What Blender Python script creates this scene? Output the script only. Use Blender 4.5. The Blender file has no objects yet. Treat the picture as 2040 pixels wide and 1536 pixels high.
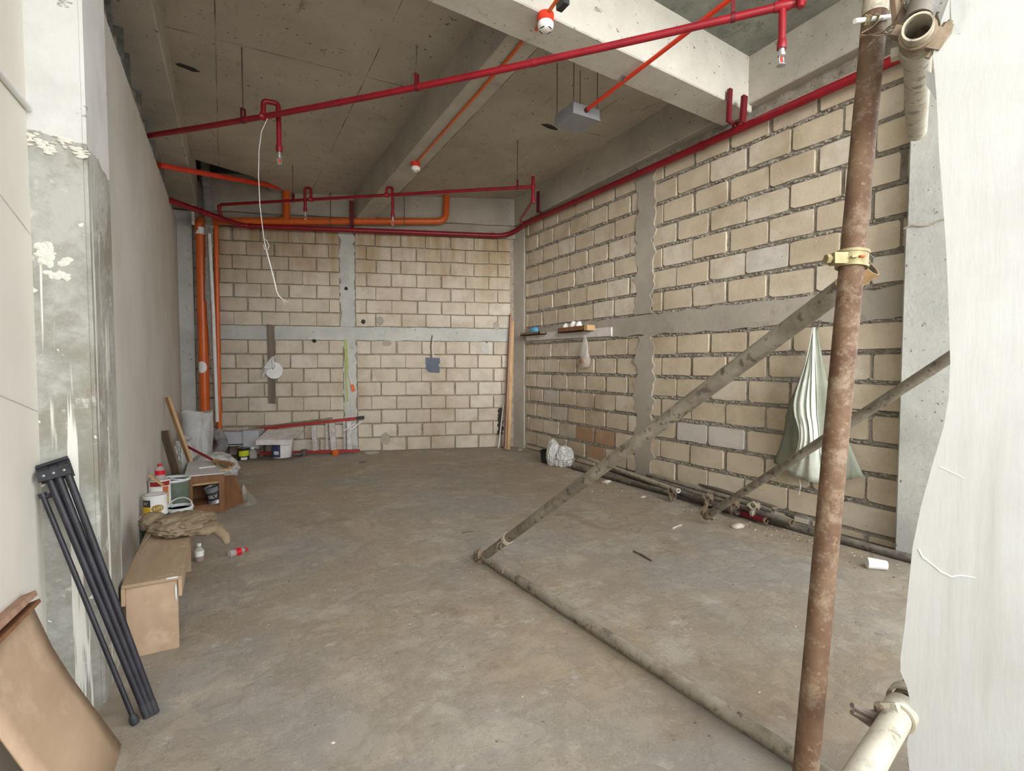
import bpy, bmesh, math, random
from mathutils import Vector as V, Matrix, noise, Quaternion
R = math.radians
S = bpy.context.scene
C = S.collection
random.seed(7)

# ------------------------------------------------------------------ camera, daylight, exposure
cam_data = bpy.data.cameras.new('camera')
cam_data.sensor_width = 36.0
cam_data.lens = 36.0 * 1000.0 / 2040.0
cam_data.clip_start = 0.02
cam = bpy.data.objects.new('camera', cam_data)
C.objects.link(cam)
cam.location = (0, 0, 1.4)
cam.rotation_euler = (R(90 - 2.405), 0, R(-29.877))
S.camera = cam

world = bpy.data.worlds.new('sky')
S.world = world
world.use_nodes = True
bg = world.node_tree.nodes['Background']
bg.inputs[0].default_value = (0.93, 0.965, 1.0, 1)
bg.inputs[1].default_value = 3.3

sun_data = bpy.data.lights.new('hazy_sun', 'SUN')
sun_data.energy = 2.6
sun_data.angle = R(32)
sun_data.color = (1.0, 0.97, 0.93)
sun = bpy.data.objects.new('hazy_sun', sun_data)
C.objects.link(sun)
sun.rotation_euler = V((0.30, 0.95, -0.075)).to_track_quat('-Z', 'Y').to_euler()

portal_data = bpy.data.lights.new('opening_portal', 'AREA')
portal_data.shape = 'RECTANGLE'
portal_data.size, portal_data.size_y = 5.6, 3.5
portal_data.cycles.is_portal = True
portal = bpy.data.objects.new('opening_portal', portal_data)
C.objects.link(portal)
portal.location = (1.9, -0.75, 1.75)
portal.rotation_euler = V((0, 1, 0)).to_track_quat('-Z', 'Z').to_euler()

vs = S.view_settings
vs.view_transform = 'Standard'
vs.look = 'None'
vs.exposure = 0.78
vs.gamma = 1.0
vs.use_curve_mapping = False
S.cycles.max_bounces = 10
S.cycles.diffuse_bounces = 7
S.cycles.glossy_bounces = 3
S.cycles.sample_clamp_indirect = 6.0
S.cycles.use_denoising = True

# ------------------------------------------------------------------ mesh helpers
def box(bm, lo, hi):
    x0, y0, z0 = lo; x1, y1, z1 = hi
    v = [bm.verts.new(p) for p in ((x0,y0,z0),(x1,y0,z0),(x1,y1,z0),(x0,y1,z0),(x0,y0,z1),(x1,y0,z1),(x1,y1,z1),(x0,y1,z1))]
    for f in ((0,3,2,1),(4,5,6,7),(0,1,5,4),(1,2,6,5),(2,3,7,6),(3,0,4,7)):
        bm.faces.new([v[i] for i in f])

def obox(bm, c, size, rot):
    c = V(c); a, b, d = size[0]/2, size[1]/2, size[2]/2
    v = [bm.verts.new(c + rot @ V(p)) for p in ((-a,-b,-d),(a,-b,-d),(a,b,-d),(-a,b,-d),(-a,-b,d),(a,-b,d),(a,b,d),(-a,b,d))]
    for f in ((0,3,2,1),(4,5,6,7),(0,1,5,4),(1,2,6,5),(2,3,7,6),(3,0,4,7)):
        bm.faces.new([v[i] for i in f])

def bar(bm, p, q, w, h, up=(0,0,1)):
    p, q = V(p), V(q); d = (q-p); L = d.length; d.normalize()
    s = d.cross(V(up)); s.normalize(); u = s.cross(d)
    m = Matrix((d, s, u)).transposed()
    obox(bm, (p+q)/2, (L, w, h), m)

def prism(bm, poly, vec):
    vec = V(vec)
    a = [bm.verts.new(V(p)) for p in poly]; b = [bm.verts.new(V(p)+vec) for p in poly]
    n = len(a)
    bm.faces.new(a); bm.faces.new(b[::-1])
    for i in range(n): bm.faces.new((a[i], b[i], b[(i+1) % n], a[(i+1) % n]))

def tube(bm, pts, r, seg=12, cap=True, open_end=None):
    pts = [V(p) for p in pts]; n = len(pts)
    rs = r if isinstance(r, (list, tuple)) else [r]*n
    t0 = (pts[1]-pts[0]).normalized()
    a = V((0,0,1)) if abs(t0.z) < 0.9 else V((1,0,0))
    nrm = t0.cross(a).normalized()
    rings = []; tp = t0
    for i in range(n):
        if i == 0: t = t0; k = 1.0
        elif i == n-1: t = (pts[i]-pts[i-1]).normalized(); k = 1.0
        else:
            d1 = (pts[i]-pts[i-1]).normalized(); d2 = (pts[i+1]-pts[i]).normalized()
            t = (d1+d2)
            t = t.normalized() if t.length > 1e-6 else d1
            k = 1.0
        q = tp.rotation_difference(t); nrm = (q @ nrm); nrm = (nrm - t*nrm.dot(t)).normalized(); tp = t
        b = t.cross(nrm)
        rings.append([bm.verts.new(pts[i] + (nrm*math.cos(2*math.pi*j/seg) + b*math.sin(2*math.pi*j/seg))*rs[i]*k) for j in range(seg)])
    for i in range(n-1):
        for j in range(seg):
            bm.faces.new((rings[i][j], rings[i][(j+1) % seg], rings[i+1][(j+1) % seg], rings[i+1][j]))
    if cap:
        bm.faces.new(rings[0][::-1]); bm.faces.new(rings[-1])
    return rings

def hollow(bm, p, q, r, wall=0.004, seg=16):
    p, q = V(p), V(q); d = (q-p).normalized()
    a = V((0,0,1)) if abs(d.z) < 0.9 else V((1,0,0))
    n = d.cross(a).normalized(); b = d.cross(n)
    def ring(c, rr): return [bm.verts.new(c + (n*math.cos(2*math.pi*j/seg)+b*math.sin(2*math.pi*j/seg))*rr) for j in range(seg)]
    o0, o1, i0, i1 = ring(p, r), ring(q, r), ring(p, r-wall), ring(q, r-wall)
    for A, B in ((o0, o1), (o1, i1), (i1, i0), (i0, o0)):
        for j in range(seg): bm.faces.new((A[j], A[(j+1) % seg], B[(j+1) % seg], B[j]))

def arc(p0, c, p1, n=5):
    p0, c, p1 = V(p0), V(c), V(p1)
    return [p0*(1-t)**2 + c*2*t*(1-t) + p1*t*t for t in [i/n for i in range(n+1)]]

def bend(pts, rad, n=4):
    pts = [V(p) for p in pts]; out = [pts[0]]
    for i in range(1, len(pts)-1):
        a = (pts[i-1]-pts[i]); b = (pts[i+1]-pts[i])
        ra = min(rad, a.length*0.45); rb = min(rad, b.length*0.45)
        out += arc(pts[i]+a.normalized()*ra, pts[i], pts[i]+b.normalized()*rb, n)
    out.append(pts[-1]); return out

def lathe(bm, prof, base=(0,0,0), axis=(0,0,1), seg=20):
    q = V((0,0,1)).rotation_difference(V(axis).normalized()); base = V(base)
    rings = []
    for r, z in prof:
        if r < 1e-5: rings.append([bm.verts.new(base + q @ V((0,0,z)))])
        else: rings.append([bm.verts.new(base + q @ V((r*math.cos(2*math.pi*j/seg), r*math.sin(2*math.pi*j/seg), z))) for j in range(seg)])
    for A, B in zip(rings, rings[1:]):
        if len(A) == 1 and len(B) == 1: continue
        for j in range(seg):
            k = (j+1) % seg
            if len(A) == 1: bm.faces.new((A[0], B[k], B[j]))
            elif len(B) == 1: bm.faces.new((A[j], A[k], B[0]))
            else: bm.faces.new((A[j], A[k], B[k], B[j]))
    if len(rings[0]) > 1: bm.faces.new(rings[0][::-1])
    if len(rings[-1]) > 1: bm.faces.new(rings[-1])

def grid(bm, rows, closed=False):
    vs_ = [[bm.verts.new(V(p)) for p in r] for r in rows]
    for a, b in zip(vs_, vs_[1:]):
        m = len(a)
        for j in range(m if closed else m-1):
            bm.faces.new((a[j], a[(j+1) % m], b[(j+1) % m], b[j]))
    return vs_

def blob(bm, c, rad, seed=0, amp=0.15, freq=3.0, sub=3, floor=None, crease=0.0, fine=0.0):
    r = bmesh.ops.create_icosphere(bm, subdivisions=sub, radius=1.0)
    c = V(c); off = V((seed*7.3, seed*3.1, seed*1.7))
    for v in r['verts']:
        d = v.co.normalized()
        k = 1 + amp*noise.noise(d*freq+off) - crease*abs(noise.noise(d*freq*1.7+off*2))
        if fine: k += fine*(0.5-abs(noise.noise(d*5.5+off)))+fine*0.5*(0.5-abs(noise.noise(d*12+off*3)))
        p = V((d.x*rad[0], d.y*rad[1], d.z*rad[2]))*k + c
        if floor is not None and p.z < floor: p.z = floor
        v.co = p

def NB(): return bmesh.new()

def mesh_of(name, bm, m, smooth=True, angle=38, loc=(0,0,0)):
    bmesh.ops.recalc_face_normals(bm, faces=bm.faces[:])
    me = bpy.data.meshes.new(name)
    if any(loc): bmesh.ops.translate(bm, verts=bm.verts[:], vec=-V(loc))
    bm.to_mesh(me); bm.free()
    if smooth:
        for p in me.polygons: p.use_smooth = True
        me.set_sharp_from_angle(angle=R(angle))
    for x in (m if isinstance(m, (list, tuple)) else [m]): me.materials.append(x)
    return me

def root_of(o):
    while o.parent: o = o.parent
    return o

def obj(name, bm, m, parent=None, label=None, smooth=True, angle=38, kind=None):
    loc = root_of(parent).location if parent else V((0,0,0))
    o = bpy.data.objects.new(name, mesh_of(name, bm, m, smooth, angle, loc))
    C.objects.link(o)
    if parent: o.parent = parent
    if label: o['label'] = label
    if kind: o['kind'] = kind
    return o

def thing(name, label, cat, loc=(0,0,0), group=None):
    o = bpy.data.objects.new(name, None); C.objects.link(o)
    o.empty_display_size = 0.1
    o.location = loc; o['label'] = label; o['category'] = cat
    if group: o['group'] = group
    return o

def solo(name, bm, m, label, cat, loc=(0,0,0), group=None, smooth=True, angle=38):
    o = bpy.data.objects.new(name, mesh_of(name, bm, m, smooth, angle, loc)); C.objects.link(o)
    o.location = loc; o['label'] = label; o['category'] = cat
    if group: o['group'] = group
    return o

def struct(name, bm, m, smooth=False, parent=None):
    o = obj(name, bm, m, parent, smooth=smooth)
    if not parent: o['kind'] = 'structure'
    return o

# ------------------------------------------------------------------ materials
def srgb(r, g, b):
    f = lambda c: (c/255/12.92) if c/255 <= 0.04045 else ((c/255+0.055)/1.055)**2.4
    return (f(r), f(g), f(b), 1)

class NT:
    def __init__(s, name):
        s.m = bpy.data.materials.new(name); s.m.use_nodes = True
        s.t = s.m.node_tree; s.n = s.t.nodes; s.b = s.n['Principled BSDF']; s.out = s.n['Material Output']
    def new(s, t, **k):
        n = s.n.new(t)
        for a, v in k.items(): setattr(n, a, v)
        return n
    def link(s, a, b): s.t.links.new(a, b)
    def coord(s, scale=(1,1,1), rand=False):
        tc = s.new('ShaderNodeTexCoord'); o = tc.outputs['Object']
        if rand:
            oi = s.new('ShaderNodeObjectInfo'); mu = s.new('ShaderNodeMath', operation='MULTIPLY'); mu.inputs[1].default_value = 57.0
            s.link(oi.outputs['Random'], mu.inputs[0])
            ad = s.new('ShaderNodeVectorMath', operation='ADD'); s.link(o, ad.inputs[0]); s.link(mu.outputs[0], ad.inputs[1]); o = ad.outputs[0]
        mp = s.new('ShaderNodeMapping'); mp.inputs['Scale'].default_value = scale
        s.link(o, mp.inputs[0]); return mp.outputs[0]
    def noise(s, vec, scale, detail=5, rough=0.6, dist=0.0):
        n = s.new('ShaderNodeTexNoise'); n.inputs['Scale'].default_value = scale; n.inputs['Detail'].default_value = detail
        n.inputs['Roughness'].default_value = rough; n.inputs['Distortion'].default_value = dist
        s.link(vec, n.inputs['Vector']); return n.outputs[0]
    def ramp(s, fac, stops):
        r = s.new('ShaderNodeValToRGB'); e = r.color_ramp.elements
        while len(e) < len(stops): e.new(0.5)
        for i, (p, c) in enumerate(stops):
            e[i].position = p; e[i].color = c if len(c) == 4 else (*c, 1)
        s.link(fac, r.inputs[0]); return r.outputs[0]
    def mix(s, fac, a, b, mode='MIX'):
        m = s.new('ShaderNodeMix', data_type='RGBA', blend_type=mode)
        for sock, v in ((m.inputs[0], fac), (m.inputs[6], a), (m.inputs[7], b)):
            if hasattr(v, 'is_output'): s.link(v, sock)
            else: sock.default_value = v
        return m.outputs[2]
    def mask(s, vec, scale, lo, hi, detail=4, rough=0.6):
        return s.ramp(s.noise(vec, scale, detail, rough), [(lo, (0,0,0,1)), (hi, (1,1,1,1))])
    def bump(s, h, strength=0.3, dist=0.01, prev=None):
        b = s.new('ShaderNodeBump'); b.inputs['Strength'].default_value = strength; b.inputs['Distance'].default_value = dist
        s.link(h, b.inputs['Height'])
        if prev is not None: s.link(prev, b.inputs['Normal'])
        return b.outputs[0]
    def done(s, col, rough=0.85, normal=None, metal=0.0, spec=0.3):
        if hasattr(col, 'is_output'): s.link(col, s.b.inputs['Base Color'])
        else: s.b.inputs['Base Color'].default_value = col
        s.b.inputs['Roughness'].default_value = rough; s.b.inputs['Metallic'].default_value = metal
        s.b.inputs['Specular IOR Level'].default_value = spec
        if normal is not None: s.link(normal, s.b.inputs['Normal'])
        return s.m

def simple(name, c1, c2=None, scale=8, rough=0.6, metal=0.0, bump=0.0, spots=None, detail=5, stretch=(1,1,1), spec=0.4, rand=False):
    t = NT(name); v = t.coord(stretch, rand)
    c2 = c2 or tuple(x*0.82 for x in c1[:3])+(1,)
    col = t.mix(t.mask(v, scale, 0.38, 0.62, detail), c1, c2)
    if spots: col = t.mix(t.mask(v, spots[1], spots[2], spots[2]+0.06), col, spots[0])
    nr = t.bump(t.noise(v, scale*4, 4), bump, 0.004) if bump else None
    return t.done(col, rough, nr, metal, spec)

def concrete(name, c1, c2, stain, sc=1.6, stain_amt=(0.56, 0.72), bump=0.35, speck=True, stretch=(1,1,1), seam=None):
    t = NT(name); v = t.coord(); w = t.coord(stretch)
    col = t.mix(t.mask(v, sc, 0.35, 0.66, 8, 0.62), c1, c2)
    col = t.mix(t.mask(w, sc*2.1, stain_amt[0], stain_amt[1], 7, 0.7), col, stain)
    if speck:
        col = t.mix(t.mask(t.coord((1.0, 2.6, 2.6)), 5.5, 0.64, 0.74, 8, 0.7), col, tuple(x*0.55 for x in stain[:3])+(1,))
        col = t.mix(t.mask(v, 26, 0.66, 0.72, 3), col, tuple(x*0.45 for x in stain[:3])+(1,))
    if seam:
        br = t.new('ShaderNodeTexBrick'); br.offset = 0.0
        for k, val in (('Scale', 1.0), ('Mortar Size', 0.006), ('Brick Width', seam[0]), ('Row Height', seam[1]), ('Mortar Smooth', 0.6)): br.inputs[k].default_value = val
        t.link(t.coord(), br.inputs['Vector'])
        f = t.new('ShaderNodeMath', operation='MULTIPLY'); t.link(br.outputs['Fac'], f.inputs[0]); t.link(t.mask(v, 3, 0.4, 0.6), f.inputs[1])
        col = t.mix(f.outputs[0], col, tuple(x*0.5 for x in stain[:3])+(1,))
    h = t.noise(v, 14, 7, 0.7)
    return t.done(col, 0.92, t.bump(h, bump, 0.02), spec=0.2)

M = {}
M['ceiling'] = concrete('ceiling_concrete', srgb(188,181,168), srgb(168,161,148), srgb(130,120,106), 1.1, (0.6,0.75), 0.3, stretch=(3.2,0.9,1), seam=(1.22,2.44))
M['ceiling_grey'] = concrete('slab_concrete_grey', srgb(150,152,144), srgb(116,120,112), srgb(92,100,92), 2.2, (0.5,0.7), 0.3)
M['beam'] = concrete('beam_concrete', srgb(186,181,170), srgb(164,159,149), srgb(128,122,111), 1.6, (0.62,0.78), 0.3)
M['beam_pale'] = concrete('beam_concrete_pale', srgb(205,202,194), srgb(184,181,172), srgb(128,126,118), 1.9, (0.64,0.76), 0.45)
M['plaster'] = concrete('cement_plaster', srgb(176,168,156), srgb(158,151,140), srgb(134,126,116), 1.8, (0.6,0.8), 0.25, speck=False)
M['column'] = concrete('column_concrete', srgb(196,196,190), srgb(174,175,170), srgb(140,142,138), 2.0, (0.6,0.78), 0.3, stretch=(1,1,0.4))

def floor_material():
    t = NT('floor_concrete'); v = t.coord()
    col = t.mix(t.mask(v, 0.7, 0.42, 0.58, 9, 0.62), srgb(188,172,149), srgb(182,174,163))
    col = t.mix(t.mask(v, 1.9, 0.52, 0.60, 10, 0.72), col, srgb(198,187,170))
    col = t.mix(t.mask(v, 1.2, 0.56, 0.70, 9, 0.65), col, srgb(170,152,129))
    col = t.mix(t.mask(v, 5.5, 0.60, 0.66, 9, 0.72), col, srgb(206,197,183))
    col = t.mix(t.mask(v, 8.0, 0.62, 0.69, 8, 0.72), col, srgb(162,146,126))
    col = t.mix(t.mask(v, 46, 0.66, 0.76, 5), col, srgb(208,200,188))
    col = t.mix(t.mask(v, 24, 0.69, 0.74, 4), col, srgb(124,110,94))
    st = t.coord((30, 1.0, 1))
    h1 = t.noise(st, 1.6, 5, 0.65, 0.4)
    h2 = t.noise(v, 13, 10, 0.8)
    h3 = t.mask(v, 3.4, 0.47, 0.56, 9, 0.75)
    b = t.bump(h1, 0.55, 0.012); b = t.bump(h2, 0.85, 0.03, b); b = t.bump(h3, 0.5, 0.02, b)
    return t.done(col, 0.9, b, spec=0.25)
M['floor'] = floor_material()

def brick_material(name, a, b_, c, pit=0.35, drips=False):
    t = NT(name); v = t.coord(rand=True); pos = t.new('ShaderNodeNewGeometry').outputs['Position']
    oi = t.new('ShaderNodeObjectInfo')
    col = t.ramp(oi.outputs['Random'], [(0.0, a), (0.5, b_), (1.0, c)])
    col = t.mix(t.mask(v, 4, 0.45, 0.7, 6), col, tuple(x*0.86 for x in b_[:3])+(1,))
    col = t.mix(t.mask(pos, 0.9, 0.5, 0.68, 6, 0.65), col, srgb(172,156,132))
    col = t.mix(t.mask(v, 75, 0.67, 0.74, 2), col, srgb(140,122,100))
    col = t.mix(t.mask(v, 30, 0.68, 0.76, 3), col, srgb(214,205,188))
    if drips:                                              # old water stains running down from the beam
        mp = t.new('ShaderNodeMapping'); mp.inputs['Scale'].default_value = (7, 7, 0.8); t.link(pos, mp.inputs[0])
        sp = t.new('ShaderNodeSeparateXYZ'); t.link(pos, sp.inputs[0])
        mr = t.new('ShaderNodeMapRange'); mr.inputs[1].default_value = 2.2; mr.inputs[2].default_value = 3.5; t.link(sp.outputs['Z'], mr.inputs[0])
        mu = t.new('ShaderNodeMath', operation='MULTIPLY'); t.link(mr.outputs[0], mu.inputs[0]); t.link(t.mask(mp.outputs[0], 1.0, 0.36, 0.66, 6), mu.inputs[1])
        col = t.mix(mu.outputs[0], col, srgb(158,134,100))
    h = t.noise(v, 55, 4, 0.7)
    return t.done(col, 0.95, t.bump(h, pit, 0.006), spec=0.15)
M['brick_back'] = brick_material('block_sandy', srgb(204,194,177), srgb(196,185,168), srgb(208,201,188), 0.4, True)
M['brick_right'] = brick_material('block_tan', srgb(207,194,172), srgb(199,185,162), srgb(209,200,184), 0.5)
M['brick_red'] = brick_material('block_reddish', srgb(172,138,110), srgb(166,132,104), srgb(178,146,118), 0.4)
M['brick_white'] = brick_material('block_whitish', srgb(206,201,192), srgb(198,192,184), srgb(210,206,200), 0.4)

def mortar_material(name, a, b_):
    t = NT(name); v = t.coord()
    col = t.mix(t.mask(v, 9, 0.35, 0.65, 7), a, b_)
    col = t.mix(t.mask(v, 38, 0.58, 0.68, 4), col, tuple(x*0.5 for x in b_[:3])+(1,))
    return t.done(col, 0.97, t.bump(t.noise(v, 48, 6, 0.75), 0.9, 0.02), spec=0.1)
M['mortar_back'] = mortar_material('mortar_back', srgb(184,174,156), srgb(156,145,128))
M['mortar_right'] = mortar_material('mortar_right', srgb(186,180,168), srgb(156,148,135))

def drywall_material():
    t = NT('drywall_board'); v = t.coord()
    col = t.mix(t.mask(v, 0.9, 0.4, 0.65, 5), srgb(212,208,200), srgb(200,195,187))
    col = t.mix(t.mask(v, 0.7, 0.55, 0.8, 3), col, srgb(190,183,173))
    br = t.new('ShaderNodeTexBrick'); br.offset = 0.0
    for k, val in (('Scale', 1.0), ('Mortar Size', 0.003), ('Brick Width', 1.22), ('Row Height', 2.44), ('Mortar Smooth', 0.3)): br.inputs[k].default_value = val
    mp = t.new('ShaderNodeMapping'); mp.inputs['Rotation'].default_value = (0, R(90), R(90)); tc = t.new('ShaderNodeTexCoord')
    t.link(tc.outputs['Object'], mp.inputs[0]); t.link(mp.outputs[0], br.inputs['Vector'])
    return t.done(col, 0.8, t.bump(t.noise(v, 30, 4), 0.08, 0.004), spec=0.25)
M['drywall'] = drywall_material()
M['board_cream'] = simple('painted_board', srgb(222,219,208), srgb(214,210,199), 1.5, 0.75, spec=0.2)

def left_column_material():
    t = NT('column_streaked'); v = t.coord(); st = t.coord((9, 9, 0.55)); st2 = t.coord((16, 16, 0.35))
    grey = t.mix(t.mask(v, 3, 0.42, 0.58, 9, 0.7), srgb(178,177,169), srgb(148,146,137))
    grey = t.mix(t.mask(v, 2.2, 0.5, 0.62, 9, 0.7), grey, srgb(140,136,122))
    grey = t.mix(t.mask(v, 7, 0.58, 0.66, 8, 0.7), grey, srgb(196,194,186))
    grey = t.mix(t.mask(st, 1.0, 0.56, 0.6, 5), grey, srgb(224,221,208))
    grey = t.mix(t.mask(st2, 1.0, 0.62, 0.64, 5), grey, srgb(222,219,210))
    grey = t.mix(t.mask(v, 12, 0.68, 0.7, 4), grey, srgb(222,220,212))
    white = t.mix(t.mask(v, 5, 0.4, 0.7, 6), srgb(214,213,209), srgb(200,198,194))
    white = t.mix(t.mask(t.coord((1,1,1.6)), 9, 0.66, 0.71, 5), white, srgb(140,138,132))
    sp = t.new('ShaderNodeSeparateXYZ'); tc = t.new('ShaderNodeTexCoord'); t.link(tc.outputs['Object'], sp.inputs[0])
    nz = t.new('ShaderNodeMath', operation='MULTIPLY_ADD'); nz.inputs[1].default_value = 0.09; t.link(t.noise(v, 7, 5), nz.inputs[0]); t.link(sp.outputs['Z'], nz.inputs[2])
    gt = t.new('ShaderNodeMath', operation='GREATER_THAN'); gt.inputs[1].default_value = 2.32; t.link(nz.outputs[0], gt.inputs[0])
    col = t.mix(gt.outputs[0], grey, white)
    return t.done(col, 0.88, t.bump(t.noise(v, 22, 6, 0.7), 0.3, 0.015), spec=0.25)
M['column_left'] = left_column_material()

M['red'] = simple('dark_red_paint', srgb(140,24,36), srgb(122,20,32), 6, 0.38, bump=0.02, spots=(srgb(150,92,84), 30, 0.7))
M['maroon'] = simple('maroon_paint', srgb(104,22,32), srgb(92,18,28), 6, 0.5)
M['orange'] = simple('orange_pvc', srgb(214,104,44), srgb(204,94,38), 4, 0.33, spots=(srgb(196,120,74), 18, 0.7))
M['orange_red'] = simple('orange_red_conduit', srgb(224,66,38), srgb(212,58,34), 5, 0.4)
M['rust'] = None
def rust_material(name, a, b_, peel, thr):
    t = NT(name); v = t.coord(); w = t.coord((1,1,0.45))
    col = t.mix(t.mask(v, 9, 0.35, 0.65, 7), a, b_)
    col = t.mix(t.mask(v, 60, 0.6, 0.68, 3), col, tuple(min(1, x*1.35) for x in a[:3])+(1,))
    col = t.mix(t.mask(v, 5, 0.58, 0.72, 5), col, tuple(x*0.7 for x in b_[:3])+(1,))
    col = t.mix(t.mask(v, 16, 0.5, 0.64, 9, 0.75), col, srgb(126,110,92))
    col = t.mix(t.mask(w, 9, thr, thr+0.02, 5, 0.7), col, peel)
    return t.done(col, 0.7, t.bump(t.noise(v, 70, 4), 0.2, 0.003), metal=0.1, spec=0.35)
M['rust'] = rust_material('rusty_steel', srgb(108,86,66), srgb(84,60,44), srgb(190,174,148), 0.69)
def galv_material(name, a, b_, dust):
    t = NT(name); v = t.coord(); w = t.coord((1,1,1))
    col = t.mix(t.mask(v, 6, 0.38, 0.6, 8, 0.7), a, b_)
    col = t.mix(t.mask(v, 28, 0.55, 0.64, 5), col, tuple(x*0.55 for x in b_[:3])+(1,))
    # cement dust settled on the upper side
    g = t.new('ShaderNodeNewGeometry'); s = t.new('ShaderNodeSeparateXYZ'); t.link(g.outputs['Normal'], s.inputs[0])
    ma = t.new('ShaderNodeMath', operation='MULTIPLY'); t.link(s.outputs['Z'], ma.inputs[0]); t.link(t.mask(v, 9, 0.35, 0.6, 5), ma.inputs[1]); ma.use_clamp = True
    col = t.mix(ma.outputs[0], col, dust)
    return t.done(col, 0.6, t.bump(t.noise(v, 50, 4), 0.15, 0.003), metal=0.25, spec=0.4)
M['galv'] = galv_material('dirty_galvanised', srgb(146,139,125), srgb(112,104,92), srgb(168,159,144))
M['galv_dark'] = galv_material('dirty_dark_pipe', srgb(112,106,98), srgb(84,78,72), srgb(148,139,128))
M['pale_pipe'] = galv_material('cement_splashed_pipe', srgb(182,176,158), srgb(166,158,140), srgb(190,184,168))
M['brass'] = simple('zinc_yellow_clamp', srgb(156,147,110), srgb(132,122,88), 22, 0.55, metal=0.3, spots=(srgb(196,160,128), 14, 0.62))
M['rust_light'] = simple('rusty_clamp', srgb(140,126,106), srgb(112,96,78), 24, 0.75, metal=0.15, bump=0.2)
M['steel'] = simple('steel', srgb(150,150,150), srgb(120,120,120), 20, 0.4, metal=0.7)
M['rod'] = simple('dull_rod', srgb(112,100,90), srgb(92,82,74), 20, 0.7, metal=0.3)
M['black'] = simple('black_paint', srgb(44,43,50), srgb(34,33,38), 12, 0.42)
M['black_soft'] = simple('black_plastic', srgb(52,53,56), srgb(42,42,45), 16, 0.6)
M['foil'] = None
def foil_material():
    t = NT('crumpled_foil'); v = t.coord()
    return t.done(srgb(208,208,206), 0.24, t.bump(t.noise(v, 34, 5, 0.7, 1.2), 0.9, 0.03), metal=0.9)
M['foil'] = foil_material()
M['white_pvc'] = simple('white_pvc', srgb(226,226,224), srgb(212,212,210), 10, 0.5)
M['white'] = simple('white_plastic', srgb(238,238,234), srgb(228,228,224), 10, 0.45)
M['offwhite'] = simple('dusty_white_board', srgb(208,206,202), srgb(192,190,186), 5, 0.8)
M['grey_box'] = simple('grey_metal_box', srgb(146,148,152), srgb(136,138,142), 5, 0.5, metal=0.2)
M['grey_sheet'] = simple('grey_coated_sheet', srgb(184,186,190), srgb(170,172,178), 5, 0.55)
M['blue_grey'] = simple('blue_grey_plate', srgb(92,100,116), srgb(82,90,106), 8, 0.6)
def wood(name, a, b_, rough=0.75, stretch=(22, 2.2, 22), dust=None):
    t = NT(name); v = t.coord(stretch); u = t.coord()
    col = t.mix(t.mask(v, 1.2, 0.36, 0.64, 5, 0.6), a, b_)
    if dust: col = t.mix(t.mask(u, 7, 0.56, 0.72, 6), col, dust)
    return t.done(col, rough, t.bump(t.noise(v, 3, 4), 0.12, 0.004), spec=0.25)
M['ply'] = wood('plywood', srgb(182,156,130), srgb(168,142,116), 0.7, (6, 1.2, 3), srgb(188,164,138))
M['ply_dusty'] = wood('dusty_plywood', srgb(170,148,122), srgb(154,132,106), 0.85, (9, 1.5, 9), srgb(190,176,156))
M['brown_wood'] = wood('brown_panel', srgb(138,98,68), srgb(120,84,58), 0.6, (14, 14, 1.6))
M['old_wood'] = wood('weathered_wood', srgb(136,118,98), srgb(112,94,76), 0.85, (16, 16, 1.2))
M['pink_wood'] = wood('pinkish_plank', srgb(172,140,120), srgb(152,120,100), 0.75, (20, 20, 0.8))
M['raw_wood'] = wood('raw_wood', srgb(196,164,122), srgb(176,142,100), 0.75, (18, 18, 1.5))
M['grey_wood'] = wood('greyed_wood', srgb(128,116,104), srgb(106,96,86), 0.85, (18, 18, 0.9))
M['white_wood'] = simple('whitewashed_board', srgb(224,220,216), srgb(206,200,196), 9, 0.8, spots=(srgb(120,112,104), 26, 0.7))
def fabric(name, a, b_, sc=6, bump=0.4):
    t = NT(name); v = t.coord()
    col = t.mix(t.mask(v, sc, 0.36, 0.66, 6), a, b_)
    return t.done(col, 0.9, t.bump(t.noise(v, 190, 2), bump, 0.003), spec=0.15)
M['canvas'] = fabric('khaki_canvas', srgb(150,134,110), srgb(132,116,94))
def sack_material(name, a, b_, stain, transl=0.25):
    t = NT(name); v = t.coord(); w = t.coord((7, 7, 0.9))
    col = t.mix(t.mask(v, 5, 0.4, 0.66, 6), a, b_)
    col = t.mix(t.mask(w, 1.3, 0.56, 0.72, 5), col, stain)
    m = t.done(col, 0.6, t.bump(t.noise(w, 4, 5, 0.65), 0.3, 0.012), spec=0.35)
    tr = t.new('ShaderNodeBsdfTranslucent'); t.link(col, tr.inputs[0])
    mx = t.new('ShaderNodeMixShader'); mx.inputs[0].default_value = transl
    t.link(t.b.outputs[0], mx.inputs[1]); t.link(tr.outputs[0], mx.inputs[2]); t.link(mx.outputs[0], t.out.inputs[0])
    return m
M['sack_green'] = sack_material('woven_plastic_sack', srgb(226,230,220), srgb(206,212,200), srgb(168,176,156), 0.2)
M['sack_white'] = sack_material('white_sack', srgb(222,222,220), srgb(200,199,196), srgb(160,157,152), 0.15)
M['sack_dark'] = sack_material('dark_mesh_sack', srgb(150,154,138), srgb(134,138,122), srgb(112,114,98), 0.2)
M['sheeting'] = sack_material('plastic_sheeting', srgb(182,182,177), srgb(176,175,170), srgb(168,166,160), 0.5)
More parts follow.
